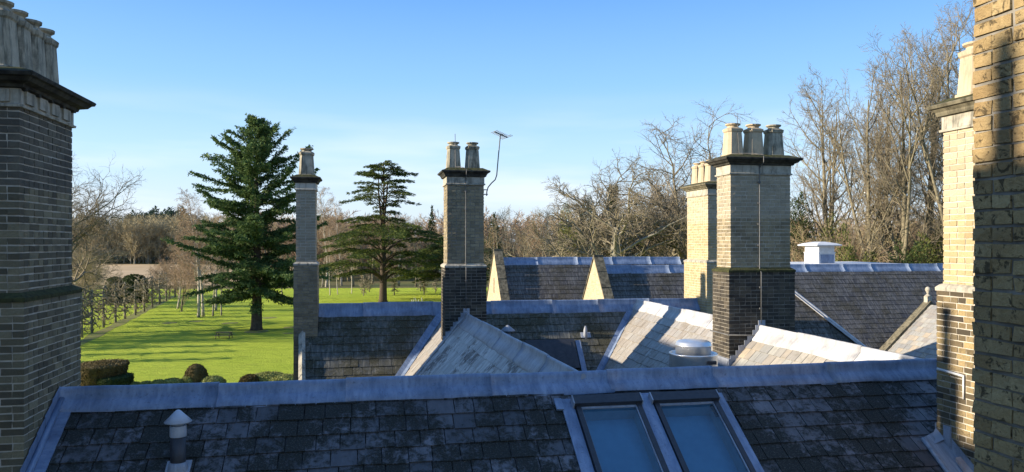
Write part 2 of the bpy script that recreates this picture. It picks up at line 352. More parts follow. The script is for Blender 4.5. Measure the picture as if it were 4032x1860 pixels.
M['slab']=plain_mat('picnic wood',(.09,.07,.05),(.14,.115,.08),9,.9,.2,.3,.01)

# ------------------------------------------------------------------ the ground
def hill(x,y):
    return 19*math.exp(-(((x+250)/150)**2+((y-600)/130)**2)) + 9*math.exp(-(((x-40)/420)**2+((y-900)/220)**2))
def sheet(name,x0,x1,y0,y1,z,mat_,nx=1,ny=1,h=False):
    m=MB(); xs=[x0+(x1-x0)*i/nx for i in range(nx+1)]; ys=[y0+(y1-y0)*j/ny for j in range(ny+1)]
    for yy in ys:
        for xx in xs: m.v.append((xx,yy,z+(hill(xx,yy) if h else 0)))
    m.smooth=True
    for j in range(ny):
        for i in range(nx):
            a=j*(nx+1)+i; m.idx((a,a+1,a+nx+2,a+nx+1))
    return tag(m.build(name,mat_),None,None,kind='structure')
sheet('ground',-2500,2500,-600,4500,-.02,M['ground'],100,120,True)
def poly(name,pts,z,mat_):
    m=MB(); m.face([(x,y,z) for x,y in pts]); return tag(m.build(name,mat_),None,None,kind='structure')
poly('lawn',[(-140,20),(90,20),(90,172),(20,190),(-140,176)],.0,M['lawn'])
sheet('field',-270,-72,196,364,.06,M['field'],20,12,True)
def strip(pts,wd,z,name):
    m=MB(); rnd=random.Random(4); L=[];Rr=[]
    n=26; (x0,y0),(x1,y1)=pts; d=Vector((x1-x0,y1-y0,0)); nn=Vector((-d.y,d.x,0)).normalized()
    for i in range(n+1):
        q=Vector((x0,y0,0))+d*(i/n); a=wd*(.6+.5*rnd.random()); b=wd*(.6+.5*rnd.random())
        L.append(q+nn*a+Vector((0,0,z))); Rr.append(q-nn*b+Vector((0,0,z)))
    for i in range(n): m.face([Rr[i],Rr[i+1],L[i+1],L[i]])
    return tag(m.build(name,M['earth']),None,None,kind='structure')
strip([(-46.5,82),(-69.5,158)],.85,.012,'bare_earth')

def patch(px,py,rx,ry,seed):
    rnd=random.Random(seed); Y=11*F/(py-CY); X=gx(px,Y); m=MB()
    m.face([(X+rx*rnd.uniform(.7,1.1)*math.cos(k*.524),Y+ry*rnd.uniform(.7,1.1)*math.sin(k*.524),.013) for k in range(12)])
    tag(m.build('bare_earth',M['earth']),None,None,kind='structure')
for i,(px,py,rx,ry) in enumerate([(668,1272,1.0,1.3),(775,1266,1.1,1.2),(908,1273,1.2,1.4),(1062,1252,1.3,1.4),(1140,1290,.9,1.2),(1135,1313,.8,.8),(1010,1306,1.5,2.2)]): patch(px,py,rx,ry,i)

# ------------------------------------------------------------------ the main house
house=thing('country_house',(*wx(3,14)[:2],0),'large Victorian brick house with slate roofs, lead ridges and tall stacks around a roof valley','house')
ZR=EYE-1.75                                    # every main ridge stands at this height
Q1,K1=9.35,.65                                 # near range: ridge line and pitch
Q2,K2=21.2,1.1                                 # back range
PG1a,PG1b=2.37,2.6                             # first link roof ridge
PG2=7.78                                       # second link roof ridge

def slates(m,o,e,s,L,S,g,wd,seed,keep=None,th=.018,hole=None):
    """courses of single slates: o = ridge corner, e = along, s = down the slope (unit vectors)"""
    rnd=random.Random(seed); o=Vector(o); e=Vector(e); s=Vector(s); n=e.cross(s).normalized()
    if n.z<0: n=-n
    def P(a,d,h): return o+e*a+s*d+n*h
    if hole:
        a0,a1,h0,h1=hole
        for x0,x1,y0,y1 in ((0,a0,0,S),(a1,L,0,S),(a0,a1,0,h0),(a0,a1,h1,S)): m.quad(P(x0,y1,-.02),P(x1,y1,-.02),P(x1,y0,-.02),P(x0,y0,-.02))
    else: m.quad(P(0,S,-.02),P(L,S,-.02),P(L,0,-.02),P(0,0,-.02))
    i=0
    while (i+1)*g<=S+.01:
        d1=(i+1)*g; d0=max(0,d1-g*1.35); a=-rnd.random()*wd
        while a<L:
            ww=wd*rnd.uniform(.75,1.25); a0=max(a,0); a1=min(a+ww-.011,L); a+=ww
            if a1-a0<.03: continue
            if keep and not keep((a0+a1)/2,d1-g*.5): continue
            j=rnd.uniform(-.008,.008); k=rnd.uniform(-.003,.003); h1=th+rnd.uniform(0,.006)
            A=P(a0,d0,.001);B=P(a1,d0,.001);C=P(a1,d1+j+k,h1+rnd.uniform(-.002,.003));D=P(a0,d1+j-k,h1)
            C0=C-n*th;D0=D-n*th;A0=A-n*.004;B0=B-n*.004
            b=len(m.v); m.v.extend(map(tuple,(A,B,C,D,C0,D0,A0,B0)))
            uv=[(a0,-d0),(a1,-d0),(a1,-d1),(a0,-d1)]
            m.idx((b+3,b+2,b+1,b),[uv[3],uv[2],uv[1],uv[0]]); m.idx((b+5,b+4,b+2,b+3),[uv[3],uv[2],uv[2],uv[3]])
            m.idx((b+4,b+7,b+1,b+2),[uv[2],uv[1],uv[1],uv[2]]); m.idx((b+6,b+5,b+3,b),[uv[0],uv[3],uv[3],uv[0]])
        i+=1
def slope_vec(horiz,k):
    v=Vector((horiz[0],horiz[1],-k)); return v.normalized()
def roof(name,o,e,hz,k,L,S,g,wd,mat_,seed,parent=house,keep=None,label=None,hole=None):
    m=MB(); slates(m,o,e,slope_vec(hz,k),L,S,g,wd,seed,keep,hole=hole)
    return m.build(name,mat_,parent,True,label)
def ridge(name,A,B,k1,k2,fl,mat_,parent,seed=1,roll=.035,joint=1.6,lift=.046,label=None,fl2=None):
    """lead ridge: roll on top, a flange down each slope; left of A->B has pitch k1"""
    rnd=random.Random(seed); A=Vector(A);B=Vector(B); d=(B-A); L=d.length; d.normalize()
    lf=Vector((0,0,1)).cross(d).normalized(); m=MB(); m.smooth=True
    fl2=fl2 or fl
    def prof(off,ja,jb):
        c1=1/math.hypot(1,k1); c2=1/math.hypot(1,k2); pts=[]
        pts.append((fl*c1+ja,-(fl*c1+ja)*k1+.008+off)); pts.append((fl*c1*.99+ja,-(fl*c1+ja)*k1+lift+off)); pts.append((fl*c1*.5,-fl*c1*.5*k1+lift+off)); pts.append((roll*1.2,-roll*1.2*k1+lift+off))
        for i in range(7):
            a=math.pi*i/6; pts.append((roll*math.cos(a),lift+.012+roll*.5+roll*math.sin(a)*1.1+off))
        pts.append((-roll*1.2,-roll*1.2*k2+lift+off)); pts.append((-fl2*c2*.5,-fl2*c2*.5*k2+lift+off)); pts.append((-fl2*c2*.99-jb,-(fl2*c2+jb)*k2+lift+off)); pts.append((-fl2*c2-jb,-(fl2*c2+jb)*k2+.008+off))
        return pts
    t0=0; i=0
    while t0<L-1e-4:
        t1=min(L,t0+joint*rnd.uniform(.85,1.15)); t1=L if L-t1<.3 else t1
        a=max(0,t0-.05) if i else 0; n=max(2,int((t1-a)/.22)); rows=[]; off=.012*(i%2)
        for k in range(n+1):
            tt=a+(t1-a)*k/n; ja=rnd.uniform(-.009,.009); jb=rnd.uniform(-.009,.009)
            pr=prof(off+rnd.uniform(-.003,.003),ja,jb); b=len(m.v); rows.append((b,tt))
            for x,z in pr: m.v.append(tuple(A+d*tt+lf*x+Vector((0,0,z))))
            npf=len(pr)
        acc=[0]
        for (x0,z0),(x1,z1) in zip(pr,pr[1:]): acc.append(acc[-1]+math.hypot(x1-x0,z1-z0))
        for (b0,ta),(b1,tb) in zip(rows,rows[1:]):
            for k in range(npf-1):
                m.idx((b0+k,b1+k,b1+k+1,b0+k+1),[(ta,acc[k]),(tb,acc[k]),(tb,acc[k+1]),(ta,acc[k+1])])
        for (b,tt),rv in ((rows[0],0),(rows[-1],1)):
            f=[b+k for k in range(npf)]; m.smooth=False; m.idx(f if rv else f[::-1]); m.smooth=True
        t0=t1; i+=1
    return m.build(name,mat_,parent,True,label)
def band(m,pts_l,pts_r,rise=.02):
    """sheet with a turned edge between two polylines"""
    up=Vector((0,0,rise)); a=0
    for i in range(len(pts_l)-1):
        l0,l1,r0,r1=map(Vector,(pts_l[i],pts_l[i+1],pts_r[i],pts_r[i+1])); L=(l1-l0).length; W_=(r0-l0).length
        m.face([l0+up,r0+up,r1+up,l1+up],[(a,0),(a,W_),(a+L,W_),(a+L,0)])
        m.face([l0,l0+up,l1+up,l1]); m.face([r0+up,r0,r1,r1+up]); a+=L
    l0,r0=Vector(pts_l[0]),Vector(pts_r[0]); m.face([l0,r0,r0+up,l0+up]); l0,r0=Vector(pts_l[-1]),Vector(pts_r[-1]); m.face([r0,l0,l0+up,r0+up])

E_=(1,0,0); N_=(0,1,0)
r1z=lambda q: ZR-K1*abs(q-Q1)
# near range
near=roof('roof_slope',(-3.3,Q1,ZR),E_,(0,-1),K1,12.6,3.6,.235,.27,M['s_near'],11,label='near shaded slate slope with dark moss and two roof windows',
     keep=lambda a,d: not(5.68<a<7.66 and d<2.1),hole=(5.83,7.61,.45,1.8))
ridge('ridge_cap',(9.3,Q1,ZR),(-3.3,Q1,ZR),K1,K1,.235,M['lead'],near,3,roll=.045)
roof('roof_slope',(-3.3,Q1,ZR),E_,(0,1),K1,11.1,1.9,.235,.27,M['s_moss'],12)
# link roofs (ridges run away from the viewer)
KG=1.1
def skew(px0,q0,px1,q1):
    d=Vector((px1-px0,q1-q0,0)); return d.length,d.normalized()
g1o=Vector((2.72,9.3,ZR)); g1e=Vector((2.37,17.97,ZR)); g1d=(g1e-g1o).normalized(); g1n=Vector((-g1d.y,g1d.x,0))
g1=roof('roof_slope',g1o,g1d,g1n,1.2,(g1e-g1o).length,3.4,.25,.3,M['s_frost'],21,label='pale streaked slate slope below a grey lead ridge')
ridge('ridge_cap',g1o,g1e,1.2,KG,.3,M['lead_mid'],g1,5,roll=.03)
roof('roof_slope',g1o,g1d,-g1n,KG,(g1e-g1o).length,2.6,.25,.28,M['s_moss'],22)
# raised lead edge where the front part of this slope stops
m=MB(); sv=Vector((g1n.x,g1n.y,-1.2)).normalized()
m.tube([g1e+Vector((0,-.02,.05))+sv*(i*.3)+Vector((0,0,.012*math.sin(i*2.1))) for i in range(11)],.034,8); m.build('verge_roll',M['lead_pale'],g1,True)
m=MB(); a_=g1e+Vector((0,.0,.02)); m.quad(a_,a_+sv*3.3,a_+sv*3.3-Vector((0,0,.12)),a_-Vector((0,0,.12))); m.build('verge_upstand',M['lead_mid'],g1,True)
# strip of the same slope behind, a little lower
g1s=roof('roof_slope',(2.36,18.02,ZR-.07),N_,(-1,0),1.2,3.2,3.5,.3,.2,M['s_warm'],23,label='narrow sunlit strip of pinkish slate beside the stack')
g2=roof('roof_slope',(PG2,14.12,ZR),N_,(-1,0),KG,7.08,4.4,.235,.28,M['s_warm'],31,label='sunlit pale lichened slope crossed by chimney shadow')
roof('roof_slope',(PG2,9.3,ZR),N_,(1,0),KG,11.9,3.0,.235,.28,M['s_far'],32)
ridge('ridge_cap',(PG2,9.45,ZR),(PG2,14.15,ZR),KG,KG,.28,M['lead_pale'],g2,7,roll=.03,label='whitish sunlit lead ridge')
ridge('ridge_cap',(PG2,14.75,ZR),(PG2,21.1,ZR),KG,KG,.27,M['lead_pale'],g2,8,roll=.03)
# sandy slates of the same link roof in front of the big stack
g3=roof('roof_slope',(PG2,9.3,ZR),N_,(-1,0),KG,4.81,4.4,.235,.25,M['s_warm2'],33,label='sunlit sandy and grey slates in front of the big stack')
# back range
GC=-.0747                                       # its left gable edge runs a little askew: p = GC * q
r2=roof('roof_slope',(-1.45,Q2,ZR),E_,(0,-1),K2,12.5,4.6,.24,.27,M['s_moss'],41,label='dark mossy slate slope behind the link roofs',keep=lambda a,d: -1.45+a>GC*(Q2-d*.673)-.02)
r2.data.vertices[0].co=(GC*(Q2-3.09),Q2-3.09,ZR-K2*3.09-.03); r2.data.vertices[3].co=(-1.45,Q2,ZR-.03)
ridge('ridge_cap',(9.7,Q2,ZR),(-1.14,Q2,ZR),K2,K2,.34,M['lead'],r2,9,fl2=.3)
roof('roof_slope',(-1.14,Q2,ZR),E_,(0,1),K2,12.4,3.8,.24,.27,M['s_far'],42)
# valleys
def valley(p0,q0,p1,q1,f,wd,mat_,parent,n=8):
    L=[];Rr=[]; d=Vector((p1-p0,q1-q0,0)).normalized(); nn=Vector((-d.y,d.x,0))*wd
    m=MB()
    for i in range(n+1):
        c=Vector((p0+(p1-p0)*i/n,q0+(q1-q0)*i/n,0))
        for arr,o in ((L,nn),(Rr,-nn)):
            x=c+o; x.z=f(x.x,x.y)+.035; arr.append(x)
    mid=[(a+b)/2 for a,b in zip(L,Rr)]
    for c in mid: c.z=f(c.x,c.y)+.04
    band(m,L,mid,.012); band(m,mid,Rr,.012); return m.build('valley',mat_,parent,True)
zg1=lambda p,q: ZR-.07-1.2*(2.36-p); zg2=lambda p,q: ZR-KG*abs(PG2-p); zr2=lambda p,q: ZR-K2*abs(Q2-q)
valley(2.3,21.16,-.3,21.13-2.6*1.2/1.1,lambda p,q:max(zg1(p,q),zr2(p,q)),.11,M['lead'],r2)
valley(PG2-.02,Q2-.02,PG2-2.9,Q2-2.9,lambda p,q:max(zg2(p,q),zr2(p,q)),.1,M['lead'],r2)
zg1r=lambda p,q: ZR-KG*(p-2.4)
valley(5.12,18.2,5.12,10.5,lambda p,q:max(zg1r(p,q),zg2(p,q)),.14,M['lead_mid'],g2)
# left gable of the back range: wall, coping
def gable_wall(m,p0,p1,qr,zr,k,span,z0,front=True,back=True):
    qa=qr-span if front else qr; qb=qr+span if back else qr
    za,zb=zr-k*(qr-qa),zr-k*(qb-qr)
    for p,rev in ((p0,1),(p1,0)):
        pts=[(p,qa,z0),(p,qb,z0),(p,qb,zb),(p,qr,zr),(p,qa,za)]; uv=[(y,z) for _,y,z in pts]
        m.face(pts[::-1] if rev else pts, uv[::-1] if rev else uv)
    m.face([(p0,qa,za),(p1,qa,za),(p1,qr,zr),(p0,qr,zr)]); m.face([(p0,qr,zr),(p1,qr,zr),(p1,qb,zb),(p0,qb,zb)])
    m.face([(p0,qa,z0),(p1,qa,z0),(p1,qa,za),(p0,qa,za)],[(p0,z0),(p1,z0),(p1,za),(p0,za)]); m.face([(p1,qb,z0),(p0,qb,z0),(p0,qb,zb),(p1,qb,zb)])
m=MB()
for i in range(6):
    qa,qb=20.54-i*.7,20.54-(i+1)*.7; f=lambda q,o: (GC*q+o,q)
    za,zb=ZR+.03-K2*(Q2-qa),ZR+.03-K2*(Q2-qb)
    m.face([(*f(qb,-.06),0),(*f(qa,-.06),0),(*f(qa,-.06),za),(*f(qb,-.06),zb)],[(qb,0),(qa,0),(qa,za),(qb,zb)])
    m.face([(*f(qa,.06),0),(*f(qb,.06),0),(*f(qb,.06),zb),(*f(qa,.06),za)],[(qa,0),(qb,0),(qb,zb),(qa,za)])
    m.face([(*f(qb,-.06),zb),(*f(qa,-.06),za),(*f(qa,.06),za),(*f(qb,.06),zb)])
m.box(-1.7,-1.2,21.3,24.6,0,ZR-K2*3.3)
gw=m.build('wall',M['b_tex2'],house,True,'brown brick gable end below the single pot stack')
def coping(m,p0,p1,qa,za,qb,zb,th=.12,drop=0):
    a,b=Vector((0,qa,za)),Vector((0,qb,zb)); n=8
    for i in range(n):
        x=a.lerp(b,i/n+.004); y=a.lerp(b,(i+1)/n-.004); o=Vector((0,0,.006*(i%2)))
        q=[(p0,x.y,x.z+o.z),(p1,x.y,x.z+o.z),(p1,y.y,y.z+o.z),(p0,y.y,y.z+o.z)]; t_=[(c[0],c[1],c[2]+th-(drop if c[0]==p0 else 0)) for c in q]
        m.face(t_); m.face(q[::-1])
        for k in range(4): j=(k+1)%4; m.face([q[k],q[j],t_[j],t_[k]])
m=MB(); rg=random.Random(3)
for i in range(9):
    qa,qb=20.56-i*.45-.004,20.56-(i+1)*.45+.004; o=.008*(i%2)
    q4=[(GC*q+x,q,ZR+.03-K2*(Q2-q)+h) for q in (qa,qb) for x,h in ((-.085,.0+o),(-.085,.05+o),(.0,.15+o),(.085,.11+o),(.085,.0+o))]
    A,B=q4[:5],q4[5:]
    for k in range(4): m.face([A[k],A[k+1],B[k+1],B[k]])
    m.face(A[::-1]); m.face(B)
m.build('coping',M['stone'],gw,True,'pale sunlit stone coping running down the gable')
# outer walls below the roofs
m=MB(); m.box(-1.6,9.6,18.0,24.3,0,ZR-3.6); m.box(-3.9,8.3,6.3,11.0,0,ZR-2.4); m.box(.2,10.5,10.6,18.2,0,ZR-3.6); m.build('wall',M['b_mid'],house,True)
# lead soakers where the near roof meets the left stack
m=MB()
L=[(-3.31,q,r1z(q)+.012) for q in (9.5,9.35,8.4,7.4,6.4)]; Rr=[(-3.12,q,r1z(q)+.012) for q in (9.5,9.35,8.4,7.4,6.4)]; band(m,L,Rr,.02)
for i in range(7):
    q=9.3-i*.2; z=r1z(q)
    m.quad((-3.285,q+.02,z+.02),(-3.285,q-.2,z-.11),(-3.285,q-.2,z+.08),(-3.285,q+.02,z+.2))
m.tube([(-3.26,q,r1z(q)+.05) for q in (9.3,8.4,7.4,6.5)],.035,8)
m.build('lead_flashing',M['lead'],near,True)

# ------------------------------------------------------------------ chimneys
def pot(m,cx,cy,z,h=.68,r=.17,seed=0,cap=True):
    rnd=random.Random(seed); s=r
    prof=[(s*1.12,z),(s*1.12,z+.05),(s*1.0,z+.06),(s*.84,z+h*.7),(s*.83,z+h*.74),(s*.93,z+h*.77),(s*.98,z+h*.84),(s*.8,z+h*.87)]
    sq=[1]*8
    if cap: prof+=[(s*.62,z+h*.89),(s*.62,z+h*.93),(s*.86,z+h*.965),(s*.88,z+h),(s*.62,z+h*1.005),(s*.55,z+h*.96)]; sq+=[.4,0,0,0,0,0]
    m.lathe(cx,cy,prof,16,sq,smooth=False)
LIGHT=(M['b_top'],M['b_buff'],M['b_yel'],M['b_mix'],M['b_grey'],M['b_shade'])
def brickwork(m,p0,p1,q0,q1,z0,z1,n,seed,jit=.003,bl=.225,bh=.105,jo=.0135,only=None):
    """courses of single bricks round a rectangle, stretchers and headers turn by turn"""
    rnd=random.Random(seed); rh=(z1-z0)/n; D=bh
    def brick(ax,a0,a1,side,za,zb_):
        o=rnd.uniform(-.0015,.003)
        if ax=='p': lo,hi=(q0-o,q0+D) if side==0 else (q1-D,q1+o); c=[(a0,lo),(a1,lo),(a1,hi),(a0,hi)]
        else: lo,hi=(p0-o,p0+D) if side==0 else (p1-D,p1+o); c=[(lo,a0),(hi,a0),(hi,a1),(lo,a1)]
        J=lambda: rnd.uniform(-jit,jit)
        v0=[(x+J(),y+J(),za+J()) for x,y in c]; v1=[(x+J(),y+J(),zb_+J()) for x,y in c]; b=len(m.v); m.v.extend(v0+v1)
        for k in range(4):
            j=(k+1)%4; pq=0 if k%2==0 else 1; of=(0,.37,.71,.19)[k]
            m.idx((b+k,b+j,b+4+j,b+4+k),[(v0[k][pq]+of,v0[k][2]),(v0[j][pq]+of,v0[j][2]),(v1[j][pq]+of,v1[j][2]),(v1[k][pq]+of,v1[k][2])])
        m.idx((b+4,b+5,b+6,b+7),[(x,y) for x,y,_ in v1]); m.idx((b+3,b+2,b+1,b),[(x,y) for x,y,_ in v0[::-1]])
    def run(ax,side,a0,a1,long_,za,zb_,flip=False):
        W_=a1-a0; u=bl if long_ else bh; k=max(1,round(W_/(u+jo))); st=W_/k
        if flip and long_:
            cuts=[a0]+[a0+st*(i+.5) for i in range(k)]+[a1]
            for x,y in zip(cuts,cuts[1:]): brick(ax,x+jo/2,y-jo/2,side,za,zb_)
            return
        for i in range(k):
            if rnd.random()<.1 and long_: # a pair of headers among stretchers
                h=a0+st*(i+.5); brick(ax,a0+st*i+jo/2,h-jo/2,side,za,zb_); brick(ax,h+jo/2,a0+st*(i+1)-jo/2,side,za,zb_); continue
            brick(ax,a0+st*i+jo/2,a0+st*(i+1)-jo/2,side,za,zb_)
    for i in range(n):
        za=z0+i*rh+jo/2; zb_=z0+(i+1)*rh-jo/2; odd=i%2
        for side in (0,1):
            if odd: run('p',side,p0+D,p1-D,False,za,zb_); run('q',side,q0-jo/2,q1+jo/2,True,za,zb_,(i//2)%2)
            else: run('p',side,p0-jo/2,p1+jo/2,True,za,zb_,(i//2)%2); run('q',side,q0+D,q1-D,False,za,zb_)
CT=EYE+1.69                                     # top of every cornice
def chimney(p0,p1,q0,q1,mats,pots,potm,label,low=.065,zb=ZR-3.0,split=None,conductor=False,frieze=M['stone'],corn=M['stone_dark'],potr=.17,pot_h=.68,proj=.16,ledge=False,blocks=False):
    """shaft (three brick zones), cornice, pots; p0..q1 is the upper shaft"""
    m=MB(); zl=EYE-.55
    if len(mats)==2: mats=[mats[0],mats[0],mats[1]]
    zs=split if split is not None else EYE+.4
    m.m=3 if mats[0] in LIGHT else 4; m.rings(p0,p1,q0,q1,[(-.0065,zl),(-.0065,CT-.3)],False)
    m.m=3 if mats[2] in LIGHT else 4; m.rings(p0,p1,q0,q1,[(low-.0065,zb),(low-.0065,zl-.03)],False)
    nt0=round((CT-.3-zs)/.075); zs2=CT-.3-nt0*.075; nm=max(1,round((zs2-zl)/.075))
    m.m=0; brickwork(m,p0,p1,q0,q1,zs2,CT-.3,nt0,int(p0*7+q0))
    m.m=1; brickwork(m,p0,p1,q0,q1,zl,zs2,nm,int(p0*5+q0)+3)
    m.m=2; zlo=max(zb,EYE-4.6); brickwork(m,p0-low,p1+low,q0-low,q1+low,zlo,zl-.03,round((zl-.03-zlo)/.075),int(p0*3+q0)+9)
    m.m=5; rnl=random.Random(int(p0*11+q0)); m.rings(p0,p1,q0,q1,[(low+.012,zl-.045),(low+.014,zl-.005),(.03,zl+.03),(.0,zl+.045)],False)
    sh=m.build('chimney',list(mats)+[M['mortar'],M['mortar_dark'],M['moss'] if (corn is M['stone_dark'] and not ledge) else M['stone']],house,True,label)
    c=MB(); c.m=0
    c.rings(p0,p1,q0,q1,[(.004,CT-.34),(.03,CT-.335),(.035,CT-.31),(.012,CT-.3),(.012,CT-.15)],False)
    c.m=1
    c.rings(p0,p1,q0,q1,[(.012,CT-.15),(.05,CT-.14),(.06,CT-.11),(proj-.06,CT-.09),(proj-.03,CT-.055),(proj,CT-.045),(proj+.012,CT-.012),(proj,CT)],False)
    if blocks:
        c.m=0
        for k in range(4):
            y=q0+.06+k*(q1-q0-.12)/4; c.box(p1+.012,p1+.034,y+.03,y+.24,CT-.285,CT-.165)
        for k in range(3):
            x=p0+.05+k*.3; c.box(x+.02,x+.22,q0-.034,q0-.012,CT-.285,CT-.165)
        c.m=1
        for k in range(5):
            y=q0+.02+k*(q1-q0-.1)/4; c.box(p1+.012,p1+.05,y,y+.06,CT-.165,CT-.1)
    c.m=2; c.rings(p0,p1,q0,q1,[(proj,CT),(proj-.05,CT+.018),(-.02,CT+.07)],True)
    c.build('cornice',[frieze,corn,M['moss']],sh,True)
    for i,(pp,qq,pm) in enumerate(pots):
        b=MB(); pot(b,pp,qq,CT+.03,pot_h,potr,i); b.build('chimney_pot',pm,sh,True)
    if conductor:
        b=MB(); x=p0+(p1-p0)*conductor; zl2=zl
        b.tube([(x,q0-.03,CT-.02),(x,q0-.03,zl+.03),(x,q0-low-.03,zl-.05),(x,q0-low-.03,zl-1.05)],.008,6)
        b.tube([(x,q0-proj-.02,CT+.02),(x,q0-proj-.02,CT-.1),(x,q0-.03,CT-.2)],.008,6)
        for k in range(7): b.box(x-.03,x+.03,q0-.03-(low if k>4 else 0),q0+.005-(low if k>4 else 0),CT-.5-k*.42,CT-.47-k*.42)
        pp,qq,_=pots[0]; b.tube([(x,q0-proj-.02,CT+.03),(x-.1,q0-.05,CT+.08),(pp+.03,qq-potr-.035,CT+.1),(pp+.03,qq-potr*.9,CT+.55),(pp+.03,qq-potr*.7,CT+.9)],.008,6)
        b.build('conductor',M['wire'],sh,True)
    return sh
PB,PG=M['pot_buff'],M['pot_grey']
# C1: the big shaded stack on the left
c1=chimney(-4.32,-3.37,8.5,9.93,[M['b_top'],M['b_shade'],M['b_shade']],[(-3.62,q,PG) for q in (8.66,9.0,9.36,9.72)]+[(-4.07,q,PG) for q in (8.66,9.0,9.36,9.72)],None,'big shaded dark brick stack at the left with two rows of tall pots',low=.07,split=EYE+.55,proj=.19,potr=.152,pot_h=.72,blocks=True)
# C2: slim stack with one pot
c2=chimney(-1.69,-1.2,20.6,21.25,[M['b_grey'],M['b_grey'],M['b_mid']],[(-1.44,20.93,PG)],None,'slim stack with one squat pot on the left gable',low=.055,zb=2,frieze=M['render_pale'],potr=.2,pot_h=.75,proj=.13,ledge=True)
# C3: two pots and an aerial
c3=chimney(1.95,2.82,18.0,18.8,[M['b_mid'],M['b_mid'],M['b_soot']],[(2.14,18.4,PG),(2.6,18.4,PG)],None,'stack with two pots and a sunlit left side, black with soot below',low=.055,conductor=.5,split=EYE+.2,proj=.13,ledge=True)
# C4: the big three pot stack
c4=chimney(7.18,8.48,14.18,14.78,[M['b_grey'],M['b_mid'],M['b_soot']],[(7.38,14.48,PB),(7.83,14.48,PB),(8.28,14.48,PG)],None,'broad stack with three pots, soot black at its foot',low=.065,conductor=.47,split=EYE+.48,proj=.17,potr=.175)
b=MB(); b.tube([(7.1,14.09,ZR-.08),(7.75,14.085,ZR-.1),(8.03,14.08,ZR-.05)],.013,6); b.tube([(7.1,14.1,ZR-.08),(7.1,14.9,ZR-.08)],.013,6); b.build('conductor',M['wire'],c4,True)
# C5: behind it
c5=chimney(9.74,10.5,20.62,22.06,[M['b_buff'],M['b_yel'],M['b_yel']],[(10.0,20.95,PB),(10.0,21.4,PB),(10.0,21.85,PB)],None,'buff stack with three pots half hidden behind the broad stack',low=.07,split=EYE+.55,proj=.15,corn=M['stone_moss'])
# C6: right
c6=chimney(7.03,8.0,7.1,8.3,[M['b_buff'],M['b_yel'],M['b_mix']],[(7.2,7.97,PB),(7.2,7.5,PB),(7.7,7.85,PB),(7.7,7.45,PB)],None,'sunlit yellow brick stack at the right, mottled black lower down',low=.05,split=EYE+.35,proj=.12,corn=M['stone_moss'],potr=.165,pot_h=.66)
# unseen on the left: a stack, gabled wing and block added to shade the roofs
chimney(-8.2,-6.9,1.2,3.55,[M['b_mid'],M['b_mid'],M['b_mid']],[(-7.2,3.15,PB),(-7.2,2.55,PB),(-7.2,1.9,PB)],None,'tall stack beyond the left edge',zb=0,potr=.085)
for o in [x for x in house.children if x.get('label')=='tall stack beyond the left edge']:
    for ob in [o]+list(o.children):
        for vv in ob.data.vertices:
            if vv.co.z>EYE+.5: vv.co.z+=1.62
m=MB(); m.box(-15.0,-12.0,-4,18.75,0,EYE+1.2)
for (z0,z1) in ((EYE+1.2,EYE+3.75),): m.face([(-15,-4,z0),(-12,-4,z0),(-13.0,-4,z1)]); m.face([(-12,18.75,z0),(-15,18.75,z0),(-13.0,18.75,z1)])
m.build('wall',M['b_mid'],house,True)  # unseen wing, added and shaped to shade the near slopes
m=MB(); m.quad((-12,-4,EYE+1.2),(-12,18.7,EYE+1.2),(-13,18.7,EYE+3.78),(-13,-4,EYE+3.78)); m.quad((-15,18.7,EYE+1.2),(-15,-4,EYE+1.2),(-13,-4,EYE+3.78),(-13,18.7,EYE+3.78)); m.build('roof_slope',M['s_far'],house,True)
m=MB(); m.box(-16,-13.6,20.25,22.6,0,EYE+3.0); m.build('wall',M['b_mid'],house,True)  # added block out of view, keeps sun off the back range
# stepped lead where link ridges meet the stacks
for nm,(pc,qf,kk,sgn,parent) in {'a':(2.37,17.93,1.2,1,c3),'b':(PG2,14.1,KG,1,c4)}.items():
    m=MB(); st=.075
    for i in range(12):
        x=pc-.05-i*.06
        if x<(1.9 if nm=='a' else 7.12): break
        z=ZR-kk*(pc-x); m.box(x-.06,x,qf-.012-.001*(i%2),qf-.001,z-.02,z+.16-.03*(i%3))
    m.box(pc-.05,pc+.1,qf-.015,qf-.002,ZR-.05,ZR+.2); m.build('lead_flashing',M['lead_mid'],parent,True)
m=MB(); m.box(7.08,7.14,14.06,14.8,ZR-.95,ZR-.55); m.build('lead_flashing',M['lead_mid'],c4,True)
# lead gutter and apron at the foot of the right hand stack
m=MB()
def CP(p,q,h): return Vector((p,q,r1z(q)+h))
m.face([CP(6.66,6.6,.035),CP(6.975,6.6,.06),CP(6.975,8.36,.06),CP(6.74,8.3,.035)],[(0,0),(.8,0),(.8,1.2),(0,1.2)])
m.face([CP(6.74,8.3,.035),CP(6.975,8.36,.06),CP(6.975,8.36,-.02),CP(6.74,8.3,-.02)]); m.face([CP(6.66,6.6,.035),CP(6.74,8.3,.035),CP(6.74,8.3,-.02),CP(6.66,6.6,-.02)])
m.quad(CP(6.974,6.6,.04),CP(6.974,8.12,.04),CP(6.974,8.12,.2),CP(6.974,6.6,.2))
m.box(6.962,6.976,8.1,8.22,r1z(8.2)-.02,r1z(8.2)+.27)
m.box(6.97,7.6,8.352,8.366,r1z(8.36)-.1,r1z(8.36)+.16)
m.face([CP(6.86,8.3,.03),CP(6.974,8.36,.1),CP(6.974,8.2,.1),CP(6.83,8.2,.05)])
m.tube([CP(6.73-.012*i,8.28-i*.2,.045) for i in range(8)],.028,8)
m.build('lead_flashing',M['lead_mid'],c6,True)
m=MB(); a4=[CP(6.78,6.6,.065),CP(6.97,6.6,.08),CP(6.97,7.95,.08),CP(6.9,7.95,.07)]; t4=[v+Vector((0,0,.04)) for v in a4]
m.face(t4)
for k in range(4): j=(k+1)%4; m.face([a4[k],a4[j],t4[j],t4[k]])
m.build('sill',M['rust'],c6,True)
